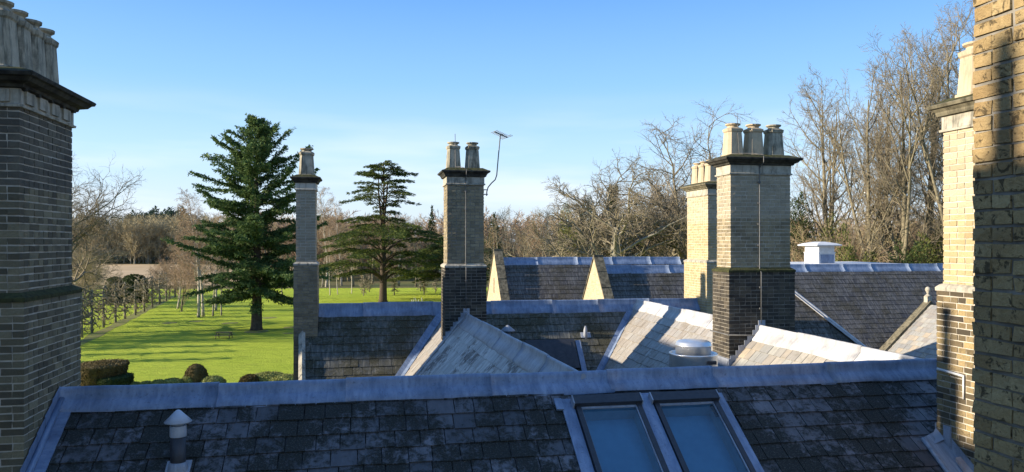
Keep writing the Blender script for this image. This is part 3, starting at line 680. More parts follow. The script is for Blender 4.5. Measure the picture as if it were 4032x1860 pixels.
m=MB(); m.tube([(6.965,8.32,EYE-1.56),(6.965,7.9,EYE-1.58)],.016,8); m.tube([(6.965,7.9,EYE-1.57),(6.965,7.9,EYE-1.85)],.011,6); m.build('overflow_pipe',M['white'],c6,True)
# one more slim stack out of the photo on the left; its pot shadows the right hand stack
m=MB(); m.box(-8.5,-7.95,8.16,8.54,0,EYE+3.0); m.lathe(-8.2,8.38,[(.1,EYE+2.95),(.075,EYE+3.7),(.1,EYE+3.75),(.1,EYE+3.85)],14); m.build('chimney',M['b_mid'],house,True)
# the brick wall at the right edge
m=MB(); m.m=1; m.box(2.8945,3.6,-1.5,3.2125,0,EYE+4.5); m.m=0; brickwork(m,2.885,3.608,-1.5,3.21,EYE-2.4,EYE+2.4,64,5,.005)
m.build('wall',[M['b_wall'],M['mortar_dark']],house,True,'near old yellow brick wall filling the right edge of view')

# roof windows in the near slope
sn=Vector((0,-1,-K1)).normalized(); nn_=Vector((0,-K1,1)).normalized()*1.0
nn_=Vector((0,-K1/math.hypot(1,K1),1/math.hypot(1,K1)))
def RP(p,d,h=0.0): return Vector((p,Q1,ZR))+sn*d+nn_*h
def rbox(m,p0,p1,d0,d1,h0,h1,tilt=0):
    a=[RP(p0,d1,h0),RP(p1,d1,h0),RP(p1,d0,h0),RP(p0,d0,h0)]; t_=[RP(p0,d1,h1+tilt),RP(p1,d1,h1+tilt),RP(p1,d0,h1),RP(p0,d0,h1)]
    m.face(t_,[(p0,d1),(p1,d1),(p1,d0),(p0,d0)]); m.face(a[::-1])
    for k in range(4): j=(k+1)%4; m.face([a[k],a[j],t_[j],t_[k]],[(0,0),(.2,0),(.2,.1),(0,.1)])
m=MB(); rbox(m,2.35,2.5,.33,2.3,.0,.035); rbox(m,3.33,3.49,.33,2.3,.0,.05); rbox(m,4.34,4.46,.33,2.3,.0,.035); rbox(m,2.5,4.34,.28,.4,.0,.03); rbox(m,2.27,2.36,.34,.52,.035,.06); m.build('lead_flashing',M['lead'],near,True)
for (a,b_) in ((2.51,3.33),(3.5,4.335)):
    m=MB(); m.m=0
    rbox(m,a,a+.06,.42,1.83,0,.075); rbox(m,b_-.06,b_,.42,1.83,0,.075); rbox(m,a+.06,b_-.06,1.75,1.83,0,.07)
    sk=m.build('skylight',M['black_metal'],house,True,'roof window in a dark metal frame with blue glass')
    m=MB(); rbox(m,a-.02,b_+.01,.36,.5,.01,.12); m.build('hood',M['black_metal'],sk,True)
    m=MB(); rbox(m,a-.035,a-.02,.36,.5,.0,.125); rbox(m,b_+.01,b_+.022,.36,.5,.0,.125); rbox(m,a+.061,b_-.061,.5,.53,.045,.06); rbox(m,b_-.077,b_-.061,.53,1.75,.04,.062); rbox(m,a+.061,a+.069,.53,1.75,.04,.058); m.build('trim',M['lead_mid'],sk,True)
    m=MB(); x0,x1,y0,y1=a+.062,b_-.062,.52,1.755      # the shaft below the glass
    c0=[RP(x0,y0,.035),RP(x1,y0,.035),RP(x1,y1,.035),RP(x0,y1,.035)]; c1=[v-nn_*.3 for v in c0]
    for k in range(4): j=(k+1)%4; m.face([c0[k],c0[j],c1[j],c1[k]])
    m.build('reveal',M['reveal'],sk,True)
    m=MB(); m.face([RP(x0,y1,-.16),RP(x1,y1,-.16),RP(x1,y0,-.16),RP(x0,y0,-.16)],[(0,0),(1,0),(1,1.5),(0,1.5)]); m.build('sky_tint',M['sky_tint'],sk,True)  # added sheet, carries the glass's sky reflection as colour
    m=MB(); m.face([RP(a+.069,1.75,.045),RP(b_-.077,1.75,.045),RP(b_-.077,.53,.045),RP(a+.069,.53,.045)],[(a,0),(b_,0),(b_,1.3),(a,1.3)]); m.build('pane',M['glass'],sk,True)
# dark roof window and small lead vents on the back range
s2=Vector((0,-1,-K2)).normalized(); n2=Vector((0,-K2,1)).normalized()
def rbox2(m,p0,p1,d0,d1,h0,h1):
    f=lambda p,d,h: Vector((p,Q2,ZR))+s2*d+n2*h
    a=[f(p0,d1,h0),f(p1,d1,h0),f(p1,d0,h0),f(p0,d0,h0)]; t_=[f(p0,d1,h1),f(p1,d1,h1),f(p1,d0,h1),f(p0,d0,h1)]
    m.face(t_,[(p0,d1),(p1,d1),(p1,d0),(p0,d0)]); m.face(a[::-1])
    for k in range(4): j=(k+1)%4; m.face([a[k],a[j],t_[j],t_[k]])
m=MB(); rbox2(m,4.3,5.66,1.27,2.2,.0,.09); sk=m.build('skylight',M['black_metal'],house,True,'dark roof window low on the mossy slope')
m=MB(); rbox2(m,4.38,5.55,1.37,2.15,.088,.1); m.build('pane',M['pipe_dark'],sk,True)
m=MB(); rbox2(m,5.7,5.84,1.3,2.5,.0,.06); m.build('lead_flashing',M['lead'],sk,True)
m=MB(); rbox2(m,5.9,6.18,1.02,1.2,.02,.035); m.lathe(6.03,20.42,[(.06,ZR-.95),(.052,ZR-.66),(.035,ZR-.6),(.02,ZR-.55)],12); m.build('vent_pipe',M['lead_mid'],house,True,'small pale lead vent on the mossy slope')
cv=thing('vent_cowl',tuple(wx(3.83,20.3,zr2(3.83,20.3))),'small pointed lead vent cowl on the mossy slope behind the pale roof','vent')
m=MB(); z=zr2(3.83,20.3); m.lathe(3.83,20.3,[(.07,z-.1),(.07,z+.35)],14); m.build('pipe',M['lead'],cv,True)
m=MB(); m.lathe(3.83,20.3,[(.2,z+.36),(.2,z+.38),(.02,z+.52)],18); m.build('cap',M['lead_mid'],cv,True)

# flue pipe with conical cowl on the near slope
fp,fq=-1.86,8.42; fz=r1z(fq)
fl=thing('flue_pipe',tuple(wx(fp,fq,fz)),'dark flue pipe with pale conical cowl on the near slate slope','flue')
m=MB(); m.lathe(fp,fq,[(.076,fz-.1),(.076,fz+.36)],24); m.build('pipe',M['pipe_dark'],fl,True)
m=MB(); m.lathe(fp,fq,[(.079,fz+.36),(.082,fz+.365),(.08,fz+.47),(.079,fz+.475)],24); m.lathe(fp,fq,[(.055,fz+.47),(.055,fz+.52)],16); m.build('collar',M['grey_metal'],fl,True)
m=MB(); m.lathe(fp,fq,[(.128,fz+.505),(.135,fz+.515),(.02,fz+.63),(.004,fz+.635)],32); m.build('cowl',M['grey_metal'],fl,True)
m=MB()
def P1(p,d,h): return RP(p,d,h)
d_=(Q1-fq)/math.cos(math.atan(K1))
rbox(m,fp-.12,fp+.12,d_-.12,d_+.4,.012,.03); m.lathe(fp,fq,[(.12,fz-.08),(.095,fz+.06),(.08,fz+.1)],20); m.build('base_flashing',M['lead_mid'],fl,True)

# spun metal roof extractor behind the near ridge
ex,ey=2.71,11.5; ez=EYE-1.64
fan=thing('roof_extractor',(ex,ey,ez-.8),'shiny spun aluminium drum extractor behind the near lead ridge','extractor fan')
m=MB(); m.lathe(0,0,[(.345,-.1),(.352,.1),(.352,.74),(.358,.775),(.358,.79),(.35,.795),(.32,.79),(.3,.6)],40); m.build('drum',M['alum'],fan)
m=MB(); m.lathe(0,0,[(.262,.5),(.262,.9),(.268,.905),(.268,.915),(.26,.92),(.255,.95),(.22,.972),(.12,.985),(.01,.988)],40); m.build('cap',M['alum'],fan)
m=MB(); m.box(.13,.25,-.37,-.32,.67,.72); m.build('slot',M['black_metal'],fan)
for o in fan.children: o.rotation_euler=(0,0,0)
# aerial on C3
ae=thing('aerial',tuple(wx(2.9,18.45,EYE+.75)),'thin television aerial on a bent pole beside the two pot stack','aerial')
def P3(px,py,q=18.45):
    p=pa(px,q); y=sa*p+ca*q; return (p,q,EYE+(CY-py)/F*y)
m=MB(); m.tube([P3(1916,772),P3(1917,755),P3(1922,738),P3(1935,722),P3(1950,708),P3(1956,690),P3(1962,620),P3(1970,535)],.014,8); m.build('pole',M['wire'],ae,True)
m=MB(); a,b_=Vector(P3(1946,519,18.3)),Vector(P3(1997,542,18.7)); m.tube([a,b_],.014,6)
for i in range(9):
    c=a.lerp(b_,i/8); dd=Vector((.1,-.25,.02))*(.55 if i<7 else .9); m.tube([c-dd,c+dd],.008,5)
m.tube([P3(1970,535),P3(1976,528),P3(1982,535)],.013,6); m.build('antenna',M['wire'],ae,True)
m=MB(); 
for y_ in (748,766):
    m=MB(); m.tube([P3(1903,y_),P3(1921,y_)],.014,6); m.build('bracket',M['grey_metal'],ae,True)

# ------------------------------------------------------------------ the rear wing
wing=thing('rear_wing',(*wx(16,30)[:2],0),'long slate roofed service wing behind the house with pointed parapet gables','house wing')
Z3=EYE-.77; Z4=EYE-1.04; Z6=EYE-.83
a=roof('roof_slope',(5.95,33,Z3),E_,(0,-1),K2,9.5,5.0,.24,.28,M['s_far'],51,wing,label='grey slate slope between the two pointed gables')
ridge('ridge_cap',(14.2,33,Z3),(5.95,33,Z3),K2,K2,.32,M['lead'],a,13)
roof('roof_slope',(5.95,33,Z3),E_,(0,1),K2,9.5,4,.24,.28,M['s_far'],52,wing)
b=roof('roof_slope',(9.4,29.5,Z4),E_,(0,-1),K2,18.2,6.4,.23,.27,M['s_far'],53,wing,label='long dark slate slope at the right behind the stacks')
ridge('ridge_cap',(27.5,29.5,Z4),(9.4,29.5,Z4),K2,K2,.3,M['lead'],b,14)
roof('roof_slope',(9.4,29.5,Z4),E_,(0,1),K2,18.2,1.4,.23,.27,M['s_far'],54,wing)
def far_gable(p0,p1,qr,zr,label,slit):
    m=MB(); gable_wall(m,p0,p1-.02,qr,zr,1.15,4.2,2.0); g=m.build('gable',M['b_tex'],wing,True,label)
    m=MB(); coping(m,p0-.02,p1,qr-.06,zr+.02,qr-4.2,zr-1.15*4.2+.08,.08); coping(m,p0-.02,p1,qr+.06,zr+.02,qr+4.2,zr-1.15*4.2+.08,.08)
    m.box(p0-.02,p1,qr-.08,qr+.08,zr-.02,zr+.16); m.build('coping',M['stone_moss'],g,True)
    if slit:
        m=MB(); m.box(p0-.008,p0+.05,qr-.07,qr+.07,zr-1.75,zr-1.1); m.build('slit_window',M['black_metal'],g,True)
far_gable(5.62,5.97,33,EYE-.45,'pointed sunlit gable with a slit window',True)
far_gable(9.06,9.42,29.5,EYE-.66,'pointed sunlit gable of plain yellow brick, nearer one',False)
# small hipped roof behind the broad stack
m=roof('roof_slope',(11.6,23.6,Z6),E_,(0,-1),K2,5.2,4.6,.21,.24,M['s_far'],55,wing,keep=lambda a,d: 11.6+a<13.12+d/math.hypot(1,K2)-.05)
# its deck is trimmed by the hip, so replace the full sheet with a fitted one
me=m.data
for i,(p,q,z) in enumerate([(16.7,20.5,Z6-3.44),(11.6,20.5,Z6-3.44),(11.6,23.6,Z6-.02),(13.1,23.6,Z6-.02)]): pass
dl=[(11.6,20.2,Z6-K2*3.4-.02),(16.45,20.2,Z6-K2*3.4-.02),(13.1,23.58,Z6-.03),(11.6,23.58,Z6-.03)]
for i,c in enumerate(dl): me.vertices[i].co=c
hp=MB(); H0,H1=Vector((13.05,23.6,Z6)),Vector((16.45,20.2,Z6-K2*3.4)); 
hp.tube([H0.lerp(H1,i/10)+Vector((0,0,.04)) for i in range(11)],.06,8); band(hp,[H0.lerp(H1,i/6)+Vector((-.1,-.1,.0)) for i in range(7)],[H0.lerp(H1,i/6)+Vector((.1,.1,0)) for i in range(7)],.03)
hp.build('hip_roll',M['lead_pale'],m,True,'whitish lead hip running down to the right')
hp=MB(); hp.face([(13.1,23.58,Z6-.03),(16.45,20.2,Z6-K2*3.4-.03),(16.45,27,Z6-K2*3.4-.03)]); hp.build('roof_slope',M['s_far'],wing,True)
# coped gable roof with a ball finial at the right
PF=21.45; ZF=EYE-2.4
c=roof('roof_slope',(PF,14,ZF),N_,(-1,0),.93,12,4.2,.23,.27,M['s_warm2'],56,wing,label='pale slate slope below the coped gable with ball finial')
roof('roof_slope',(PF,14,ZF),N_,(1,0),.93,12,3,.23,.27,M['s_far'],57,wing)
m=MB()
n=9
for s_ in (-1,1):
    for i in range(n):
        x0,x1=i*.36+.003,(i+1)*.36-.003; o=.008*(i%2)
        q=[(PF+s_*x0,25.95,ZF-.93*x0+.02+o),(PF+s_*x1,25.95,ZF-.93*x1+.02+o),(PF+s_*x1,26.3,ZF-.93*x1+.02+o),(PF+s_*x0,26.3,ZF-.93*x0+.02+o)]
        if s_<0: q=q[::-1]
        t_=[(a_,b2,c_+.13) for a_,b2,c_ in q]; m.face(t_); m.face(q[::-1])
        for k in range(4): j=(k+1)%4; m.face([q[k],q[j],t_[j],t_[k]])
cg=m.build('coping',M['stone_moss'],wing,True)
m=MB(); m.box(PF-.1,PF+.1,26.02,26.22,ZF+.08,ZF+.32); m.lathe(PF,26.12,[(.115,ZF+.32),(.115,ZF+.35),(.05,ZF+.39),(.04,ZF+.44),(.07,ZF+.455),(.045,ZF+.475),(.09,ZF+.52),(.105,ZF+.58),(.09,ZF+.64),(.04,ZF+.68),(.01,ZF+.69)],18); m.build('finial',M['stone'],cg,True,'stone ball finial on the gable point')
m=MB(); m.box(6,27,27,35,0,Z4-3.0); m.box(17.5,25,14.2,26.2,0,ZF-3.0); m.build('wall',M['b_mid'],wing,True)
m=MB(); m.box(17.6,23.6,30.3,34,Z4-1.5,Z4+.1); m.build('flat_roof',M['white'],wing,True,'white edge of a flat roof behind the ridge')
# louvred white ventilator
CPp=pa(3224,31); vt=thing('roof_ventilator',tuple(wx(CPp+.4,31.6,Z4)),'white square roof ventilator with a flat pyramid cap behind the far ridge','ventilator')
p0,p1,q0,q1=CPp,pa(3288,31),31,32.15; z0=Z4-.1
m=MB(); m.rings(p0,p1,q0,q1,[(0,z0),(0,z0+.66),(.02,z0+.665),(.02,z0+.7),(-.02,z0+.7),(-.02,z0+1.0)]); m.build('body',M['white'],vt,True)
m=MB(); m.rings(p0,p1,q0,q1,[(.2,z0+.98),(.22,z0+1.03),(.05,z0+1.1),(-.3,z0+1.17)]); m.build('cap',M['white'],vt,True)
m=MB()
for i in range(7):
    q=q0+.12+i*.14; m.box(p0-.012,p0+.01,q,q+.08,z0+.12,z0+.6)
m.build('louvre',M['grey_metal'],vt,True)
m=MB(); m.box(p0+.06,p1-.06,q0-.012,q0+.01,z0+.08,z0+.6); m.build('shade_panel',M['lead'],vt,True)  # front's blue shade laid on as a darker sheet
#TREES
# ------------------------------------------------------------------ trees
UP=Vector((0,0,1))
def rdir(rnd):
    while True:
        v=Vector((rnd.uniform(-1,1),rnd.uniform(-1,1),rnd.uniform(-1,1)))
        if .05<v.length<1: return v.normalized()
def walk(rnd,p,d,L,n,jit,trop):
    pts=[p.copy()]; d=d.normalized()
    for i in range(n):
        d=(d+rdir(rnd)*jit+UP*trop).normalized(); p=p+d*(L/n); pts.append(p.copy())
    return pts,d
def at_t(pts,t):
    x=t*(len(pts)-1); i=min(int(x),len(pts)-2); return pts[i].lerp(pts[i+1],x-i),(pts[i+1]-pts[i]).normalized()
def bare(seed,H,r0,kind):
    """a leafless tree: trunk and limbs in one mesh, the twigs of the crown in another"""
    rnd=random.Random(seed); T=MB(); C=MB()
    prm={'lime':dict(rf=.55,rt=.014,tr=.93,n1=17,t1=.22,a1=(28,55),l1=.36,trop=(.0,.16,.12,.1),jit=(.05,.14,.22,.3),n=(17,7,5,4)),
         'oak':dict(rf=.6,rt=.014,tr=.55,n1=16,t1=.36,a1=(35,85),l1=.55,trop=(.0,.06,.04,.02),jit=(.1,.38,.5,.55),n=(16,9,8,6)),
         'bush':dict(tr=.5,n1=18,t1=.05,a1=(20,60),l1=.7,trop=(0,.1,.04,-.02),jit=(.1,.2,.25,.3),n=(18,9,7,4)),
         'birch':dict(tr=.95,n1=20,t1=.25,a1=(25,50),l1=.3,trop=(0,.05,-.03,-.1),jit=(.06,.14,.2,.25),n=(20,8,6,4)),
         'wood':dict(rt=.016,tr=.9,n1=14,t1=.25,a1=(25,60),l1=.36,trop=(0,.12,.1,.05),jit=(.06,.2,.28,.3),n=(14,8,6,0))}[kind]
    tp,_=walk(rnd,Vector((0,0,-.2)),Vector((rnd.uniform(-.05,.05),rnd.uniform(-.05,.05),1)),H*prm['tr'],12,prm['jit'][0],.05)
    rad=[r0*(1.25 if i==0 else 1)*(1-.88*i/12) if kind!='oak' else r0*(1.3 if i==0 else 1)*(1-.5*i/12) for i in range(13)]
    T.tube(tp,rad,8)
    if kind=='lime':           # a second leader
        for q_ in range(2):
            b,d=at_t(tp,rnd.uniform(.2,.4)); pts,_=walk(rnd,b,(d+rdir(rnd)*.32).normalized(),H*rnd.uniform(.45,.6),9,.06,.14); T.tube(pts,[r0*.45*(1-.85*i/9) for i in range(10)],6); 
            for k in range(7): sub(rnd,T,C,pts,.25+.08*k,H*.17,r0*.2,1,prm)
    for k in range(prm['n1']):
        t=prm['t1']+(1-prm['t1'])*(k+rnd.random())/prm['n1']; t=min(t,.99)
        Lf=H*prm['l1']*(1-.55*(t-prm['t1'])/(1-prm['t1']) if kind!='oak' else rnd.uniform(.6,1.0))*rnd.uniform(.7,1.15)
        sub(rnd,T,C,tp,t,Lf,r0*(.42 if kind=='oak' else .3)*(1.1-.6*t),1,prm)
    return T,C
def sub(rnd,T,C,par,t,L,r,lvl,prm):
    b,d=at_t(par,t); side=d.cross(rdir(rnd)).normalized()
    ang=R(rnd.uniform(*prm['a1'])) if lvl==1 else R(rnd.uniform(25,65))
    dd=d*math.cos(ang)+side*math.sin(ang)
    n=(6,6,4,3)[min(lvl,3)] if lvl<4 else 2
    pts,_=walk(rnd,b,dd,L,n,prm['jit'][min(lvl,3)],prm['trop'][min(lvl,3)])
    r=max(r,prm.get('rt',.011)); rr=[max(r*(1-.75*i/n),.0075) for i in range(n+1)]
    (T if lvl==1 else C).tube(pts,rr,(6,5,3,3,3)[lvl],cap=False)
    if lvl<4:
        k=prm['n'][lvl]
        for i in range(k):
            tt=.2+.8*(i+rnd.random())/k
            sub(rnd,T,C,pts,min(tt,.99),L*rnd.uniform(.4,.62)*(1.15-.5*tt),r*prm.get('rf',.5)*(1.1-.5*tt),lvl+1,prm)
PROTO={}
def bare_mesh(key,seed,H,r0,kind,bk,tw):
    T,C=bare(seed,H,r0,kind); PROTO[key]=(T.mesh('trunk',M[bk]),C.mesh('crown',M[tw]),max(v[2] for v in T.v+C.v)-.15)
def place(name,key,px,Y,top,label,group=None,rz=None,wide=1.0,cat='tree',x=None):
    tm,cm_,H=PROTO[key]; X=gx(px,Y) if x is None else x; g=hill(X,Y) if Y>200 else 0
    h=zt(top,Y)-g if top is not None else H
    o=thing(name,(X,Y,g),label,cat,group,rz if rz is not None else random.Random(int(X*7+Y*3)).uniform(0,6.28))
    s=h/H
    for nm,me in (('trunk',tm),('crown',cm_)):
        c=bpy.data.objects.new(nm,me); col.objects.link(c); c.parent=o
    o.scale=(s*wide,s*wide,s); return o
bare_mesh('lime1',3,26,.42,'lime','bark','twig'); bare_mesh('lime2',8,26,.4,'lime','bark','twig')
bare_mesh('oak1',29,20,.6,'oak','bark_pale','twig_pale'); bare_mesh('oak2',17,24,.6,'oak','bark','twig')
bare_mesh('birch1',4,18,.2,'birch','bark_birch','twig_red'); bare_mesh('birch2',14,18,.2,'birch','bark_birch','twig_red')
bare_mesh('bush1',6,9,.16,'bush','bark','twig_olive'); bare_mesh('bush2',9,9,.16,'bush','bark','twig_red')
bare_mesh('wood1',21,20,.24,'wood','bark','twig_olive'); bare_mesh('wood2',22,20,.24,'wood','bark','twig_red'); bare_mesh('wood3',23,20,.22,'wood','bark_pale','twig')
G='tall bare limes behind the far ridge'
place('lime_tree','lime1',3275,70,255,'leftmost tall bare lime, rising just right of the broad stack',G,.4,1.0)
place('lime_tree','lime2',3415,62,205,'tall bare lime standing above the white roof ventilator',G,1.9,.9)
place('lime_tree','lime1',3470,76,245,'slimmer bare lime set back between two taller limes',G,3.3,.9)
place('lime_tree','lime2',3565,60,85,'tall bare lime left of the sunlit right hand stack, second highest',G,4.1,.85)
place('lime_tree','lime1',3655,64,60,'bare lime with many upright stems close to the right hand stack',G,5.2,.85)
place('lime_tree','lime2',3745,58,-40,'highest bare lime, its crown beside the pot of the right hand stack',G,2.7,.85)
place('lime_tree','lime1',3860,66,-20,'bare lime mostly hidden behind the right hand stack',G,.9,.9)
place('oak_tree','oak1',2395,82,560,'gnarled bare oak with a pale trunk behind the plain gable',None,2.2,1.15)
place('oak_tree','oak2',2725,92,385,'large bare oak reaching above the far ridge left of the broad stack',None,1.1,1.15)
place('oak_tree','oak2',2610,112,640,'lower spreading bare oak with brown twigs behind the gnarled oak',None,4.4,1.2)
place('oak_tree','oak2',190,92,490,'bare oak half hidden behind the big left stack',None,.3,1.0)
place('oak_tree','oak1',300,150,880,'small bare oak right beside the left stack in front of the field',None,3.0,1.3)
place('oak_tree','oak2',0,80,None,'bare oak left of the photo beyond the big stack',None,.5,1.0,x=-78)
place('birch_tree','birch1',782,113,740,'pale birch with several stems left of the big fir',None,.5,1.0)
place('birch_tree','birch2',800,114,800,'leaning pale birch at the foot of the tallest birch',None,2.4,1.3)
place('birch_tree','birch2',700,128,880,'smaller reddish birch left of the pale birches',None,4.0,1.15)
place('birch_tree','birch1',850,125,820,'birch half hidden behind the left edge of the fir',None,3.3,1.1)
place('birch_tree','birch1',1285,190,720,'faint tall birch seen just right of the slim stack',None,1.0,1.0)
place('birch_tree','birch2',1345,196,765,'shorter faint birch left of the layered cedar',None,2.0,1.0)
for i,(px,Y,top,lb) in enumerate([(1300,160,880,'slender pale stem left of the cedar, tallest of its clump'),(1330,162,900,'slender pale stem in the middle of the clump by the cedar'),(1385,165,900,'slender pale stem nearest the cedar trunk')]):
    place('birch_tree','birch2',px,Y,top,lb,'slender stems by the cedar',i*1.3,.7)
for i,(px,Y,top,lb,k) in enumerate([(322,128,975,'rounded brown bare thicket beside the left stack','bush1'),(365,135,1040,'low bare thicket in front of the pale field','bush1'),(668,150,1000,'reddish thicket between the clipped dark yews and the birches','bush2'),(715,122,975,'reddish thicket under the pale birches','bush2'),(620,165,1085,'small bare bush right of the clipped dark yews','bush1')]):
    place('bare_bush',k,px,Y,top,lb,None,i*2.0,.85,'bush')
# bare trees along the edge of the wood
rn=random.Random(77); edge=[]
for i,px in enumerate(range(1925,2765,42)): edge.append((px+rn.uniform(-12,12),rn.uniform(135,175),rn.uniform(795,870) if px<2250 else rn.uniform(730,830)))
for i,px in enumerate(range(835,1915,72)): edge.append((px+rn.uniform(-20,20),rn.uniform(188,225),rn.uniform(835,880)))
where=['just right of the two pot stack','above the slit window gable','between the two pointed gables','behind the plain gable','behind the gnarled oak','left of the broad stack']
lean=['leaning left','leaning right','upright','low and rounded','tall and narrow','with a forked crown','with reddish twigs','with olive twigs']
for i,(px,Y,top) in enumerate(edge):
    k=['wood1','wood2','wood3','wood2'][i%4]
    lb='bare tree in the brown wood edge beyond the lawn and roofs'
    place('woodland_tree',k,px,Y,top,lb,'bare trees along the wood edge',i*1.7,rn.uniform(1.0,1.45))

# needles and leaves: many small blades
def blade(m,c,d,L,w_,nrm):
    d=d.normalized(); s=d.cross(nrm)
    if s.length<1e-3: s=d.orthogonal()
    s=s.normalized()*w_*.5
    m.face([c-d*L*.1-s*.5,c+d*L*.45-s,c+d*L,c+d*L*.45+s])
def fir(seed,H,prof,z0,tufts=1.0):
    rnd=random.Random(seed); T=MB(); C=MB()
    T.tube([(0,0,-.3),(0,0,.4),(.05,0,3),(.1,.05,H*.4),(0,0,H*.75),(0,0,H*.99)],[.95,.72,.6,.42,.18,.03],12)
    def reach(z):
        for (za,ra),(zb,rb) in zip(prof,prof[1:]):
            if za<=z<=zb: return ra+(rb-ra)*(z-za)/(zb-za)
        return .3
    z=z0; ga=0.0
    while z<H-.2:
        nb=1
        for k in range(nb):
            ga+=2.4+rnd.uniform(-.5,.5); a=ga; f=z/H; L=max(.5,reach(z)*rnd.uniform(.55,1.1)*(1+.13*math.sin(a*2+z*.6)+.14*math.sin(a*3-z*.95+1)))
            if rnd.random()<.09: L*=1.3
            if z>13 and z<H*.93 and math.sin(a*2.0+z*.7)*math.sin(z*1.05-a)<-.38 and rnd.random()<.8: continue
            el=R(-14+50*f**1.3+rnd.uniform(-26,22)); d=Vector((math.cos(a)*math.cos(el),math.sin(a)*math.cos(el),math.sin(el)))
            pts,_=walk(rnd,Vector((0,0,z+rnd.uniform(-.2,.2))),d,L,6,.09,.05)
            T.tube(pts,[max(.02,.085*(1-f*.5)*(1-.8*i/6)) for i in range(7)],4,cap=False)
            ns=max(4,int(L*2.6*tufts))
            for i in range(ns):
                t=.16+.84*(i+rnd.random())/ns; b,dd=at_t(pts,min(t,.999)); side=dd.cross(UP).normalized()
                for sg in (-1,1):
                    sl=rnd.uniform(.5,1.3)*(1.15-.5*t)*(1+.04*L); sd=(dd*.75+side*sg*rnd.uniform(.4,1)+UP*rnd.uniform(-.3,.18)).normalized()
                    nn=4
                    for j in range(nn):
                        c=b+sd*sl*(j/nn)+Vector((0,0,-.12*sl*(j/nn)))
                        for q in range(3):
                            bd=(sd+rdir(rnd)*.9+UP*rnd.uniform(-.7,.25)).normalized(); blade(C,c+rdir(rnd)*.12,bd,rnd.uniform(.26,.46),rnd.uniform(.1,.19),rdir(rnd))
        z+=rnd.uniform(.05,.14)/tufts**.5
    return T,C
T,C=fir(31,26.3,[(0,5.6),(4.0,6.2),(6,7.2),(10,7.6),(14,7.4),(16.5,7.0),(18.5,6.7),(20.5,5.8),(22,4.6),(23.5,3.3),(24.8,2.0),(25.6,1.0),(26.4,.4)],4.2,1.3)
o=thing('fir_tree',(gx(1010,96.6),96.6,0),'big dark green fir standing alone on the lawn','tree',None,.6)
T.build('trunk',M['bark_dark'],o); C.build('crown',M['fir'],o)
# a dead snag of spruce behind the gnarled oak
def spruce(seed,H,w_):
    return fir(seed,H,[(0,w_),(H*.3,w_*.85),(H*.7,w_*.4),(H,.15)],1.0,.3)
T,C=spruce(5,20,3.2); o=thing('spruce_tree',(gx(2412,104),104,0),'dark spruce showing through the gnarled bare oak','tree')
o.scale=(.8,.8,zt(735,104)/20); T.build('trunk',M['bark_dark'],o); C.build('crown',M['yew'],o)
def cedar(seed,H,layers,stems=3):
    """tiers of flat plates carried on long level limbs"""
    rnd=random.Random(seed); T=MB(); C=MB()
    T.tube([(0,0,-.3),(0,0,.5),(.1,0,4),(0,.1,H*.45),(.1,0,H*.58)],[1.05,.75,.62,.45,.34],12)
    tops=[]
    for k in range(stems):
        a=k*6.28/stems+.5; r=.5+.35*k
        pts=[Vector((0,0,H*.5)),Vector((r*.5*math.cos(a),r*.4*math.sin(a),H*.62)),Vector((r*math.cos(a),r*math.sin(a),H*.8)),Vector((r*.9*math.cos(a),r*.9*math.sin(a),H*(.985-.03*k)))]
        T.tube(pts,[.26,.2,.14,.04],6); tops.append(pts)
    for (z,rch,nb,dens) in layers:
        a0=rnd.random()*6.28
        for k in range(nb):
            a=a0+6.28*k/nb+rnd.uniform(-.35,.35); L=rch*1.12*rnd.uniform(.5,1.15); zz=z*H+rnd.uniform(-.6,.6)
            low=z<.5
            s=Vector((0,0,zz-(L*.22 if low else L*.3))); mid=Vector((math.cos(a)*L*.42,math.sin(a)*L*.42,zz)); end=Vector((math.cos(a)*L,math.sin(a)*L,zz-(.12*L if z<.8 else .03*L)))
            pts=[s.lerp(mid,i/4)+Vector((0,0,.25*L*.2*math.sin(i/4*3.14)))+rdir(rnd)*.06*L*.2 for i in range(4)]+[mid.lerp(end,i/5)+rdir(rnd)*.05*L*.2 for i in range(6)]
            T.tube(pts,[max(.025,(.2 if low else .1)*(1-.88*i/9)) for i in range(10)],5,cap=False)
            npl=max(3,int(L*1.5*dens))
            for i in range(npl):
                t=.3+.7*(i+rnd.random())/npl; b,dd=at_t(pts,min(t,.999)); dd.z=0; dd.normalize(); side=dd.cross(UP)
                wd=L*.24*(1.25-t)+.6
                for sg in (-1,1):
                    n2=int(7+wd*7)
                    for j in range(n2):
                        u=rnd.random(); c=b+side*sg*wd*u+dd*rnd.uniform(-.2,.8)*wd*.5+Vector((0,0,rnd.uniform(-.14,.26)-.12*u*wd))
                        bd=(dd*.8+side*sg*rnd.uniform(.1,1)+Vector((0,0,rnd.uniform(-.28,.12)))).normalized()
                        for q in range(2): blade(C,c,(bd+rdir(rnd)*.35).normalized(),rnd.uniform(.3,.6),rnd.uniform(.1,.18),(UP+rdir(rnd)*.7).normalized())
    return T,C
lay=[(.99,2.0,5,1.4),(.965,3.8,7,1.2),(.93,4.9,7,1.1),(.885,5.1,6,.95),(.84,5.4,6,.9),(.79,6.0,6,.85),(.745,6.0,6,.8),(.7,5.2,4,.8),
     (.635,3.6,5,1.2),(.6,6.2,5,1.1),(.55,9.6,6,1.05),(.5,12.0,5,1.0),(.44,13.2,5,1.0),(.37,12.8,5,1.0),(.3,13.4,5,.95),(.23,11.8,5,.9)]
T,C=cedar(12,25.8,lay); o=thing('cedar_tree',(gx(1508,142),142,0),'layered cedar with flat tiers of branches between the slim stack and the two pot stack','tree',None,.9)
T.build('trunk',M['bark_dark'],o); C.build('crown',M['cedar'],o)
T,C=cedar(19,19,[l for l in lay if l[0]<.64],1); o=thing('cedar_tree',(gx(1790,158),158,0),'darker lower cedar mostly hidden behind the two pot stack','tree',None,2.2)
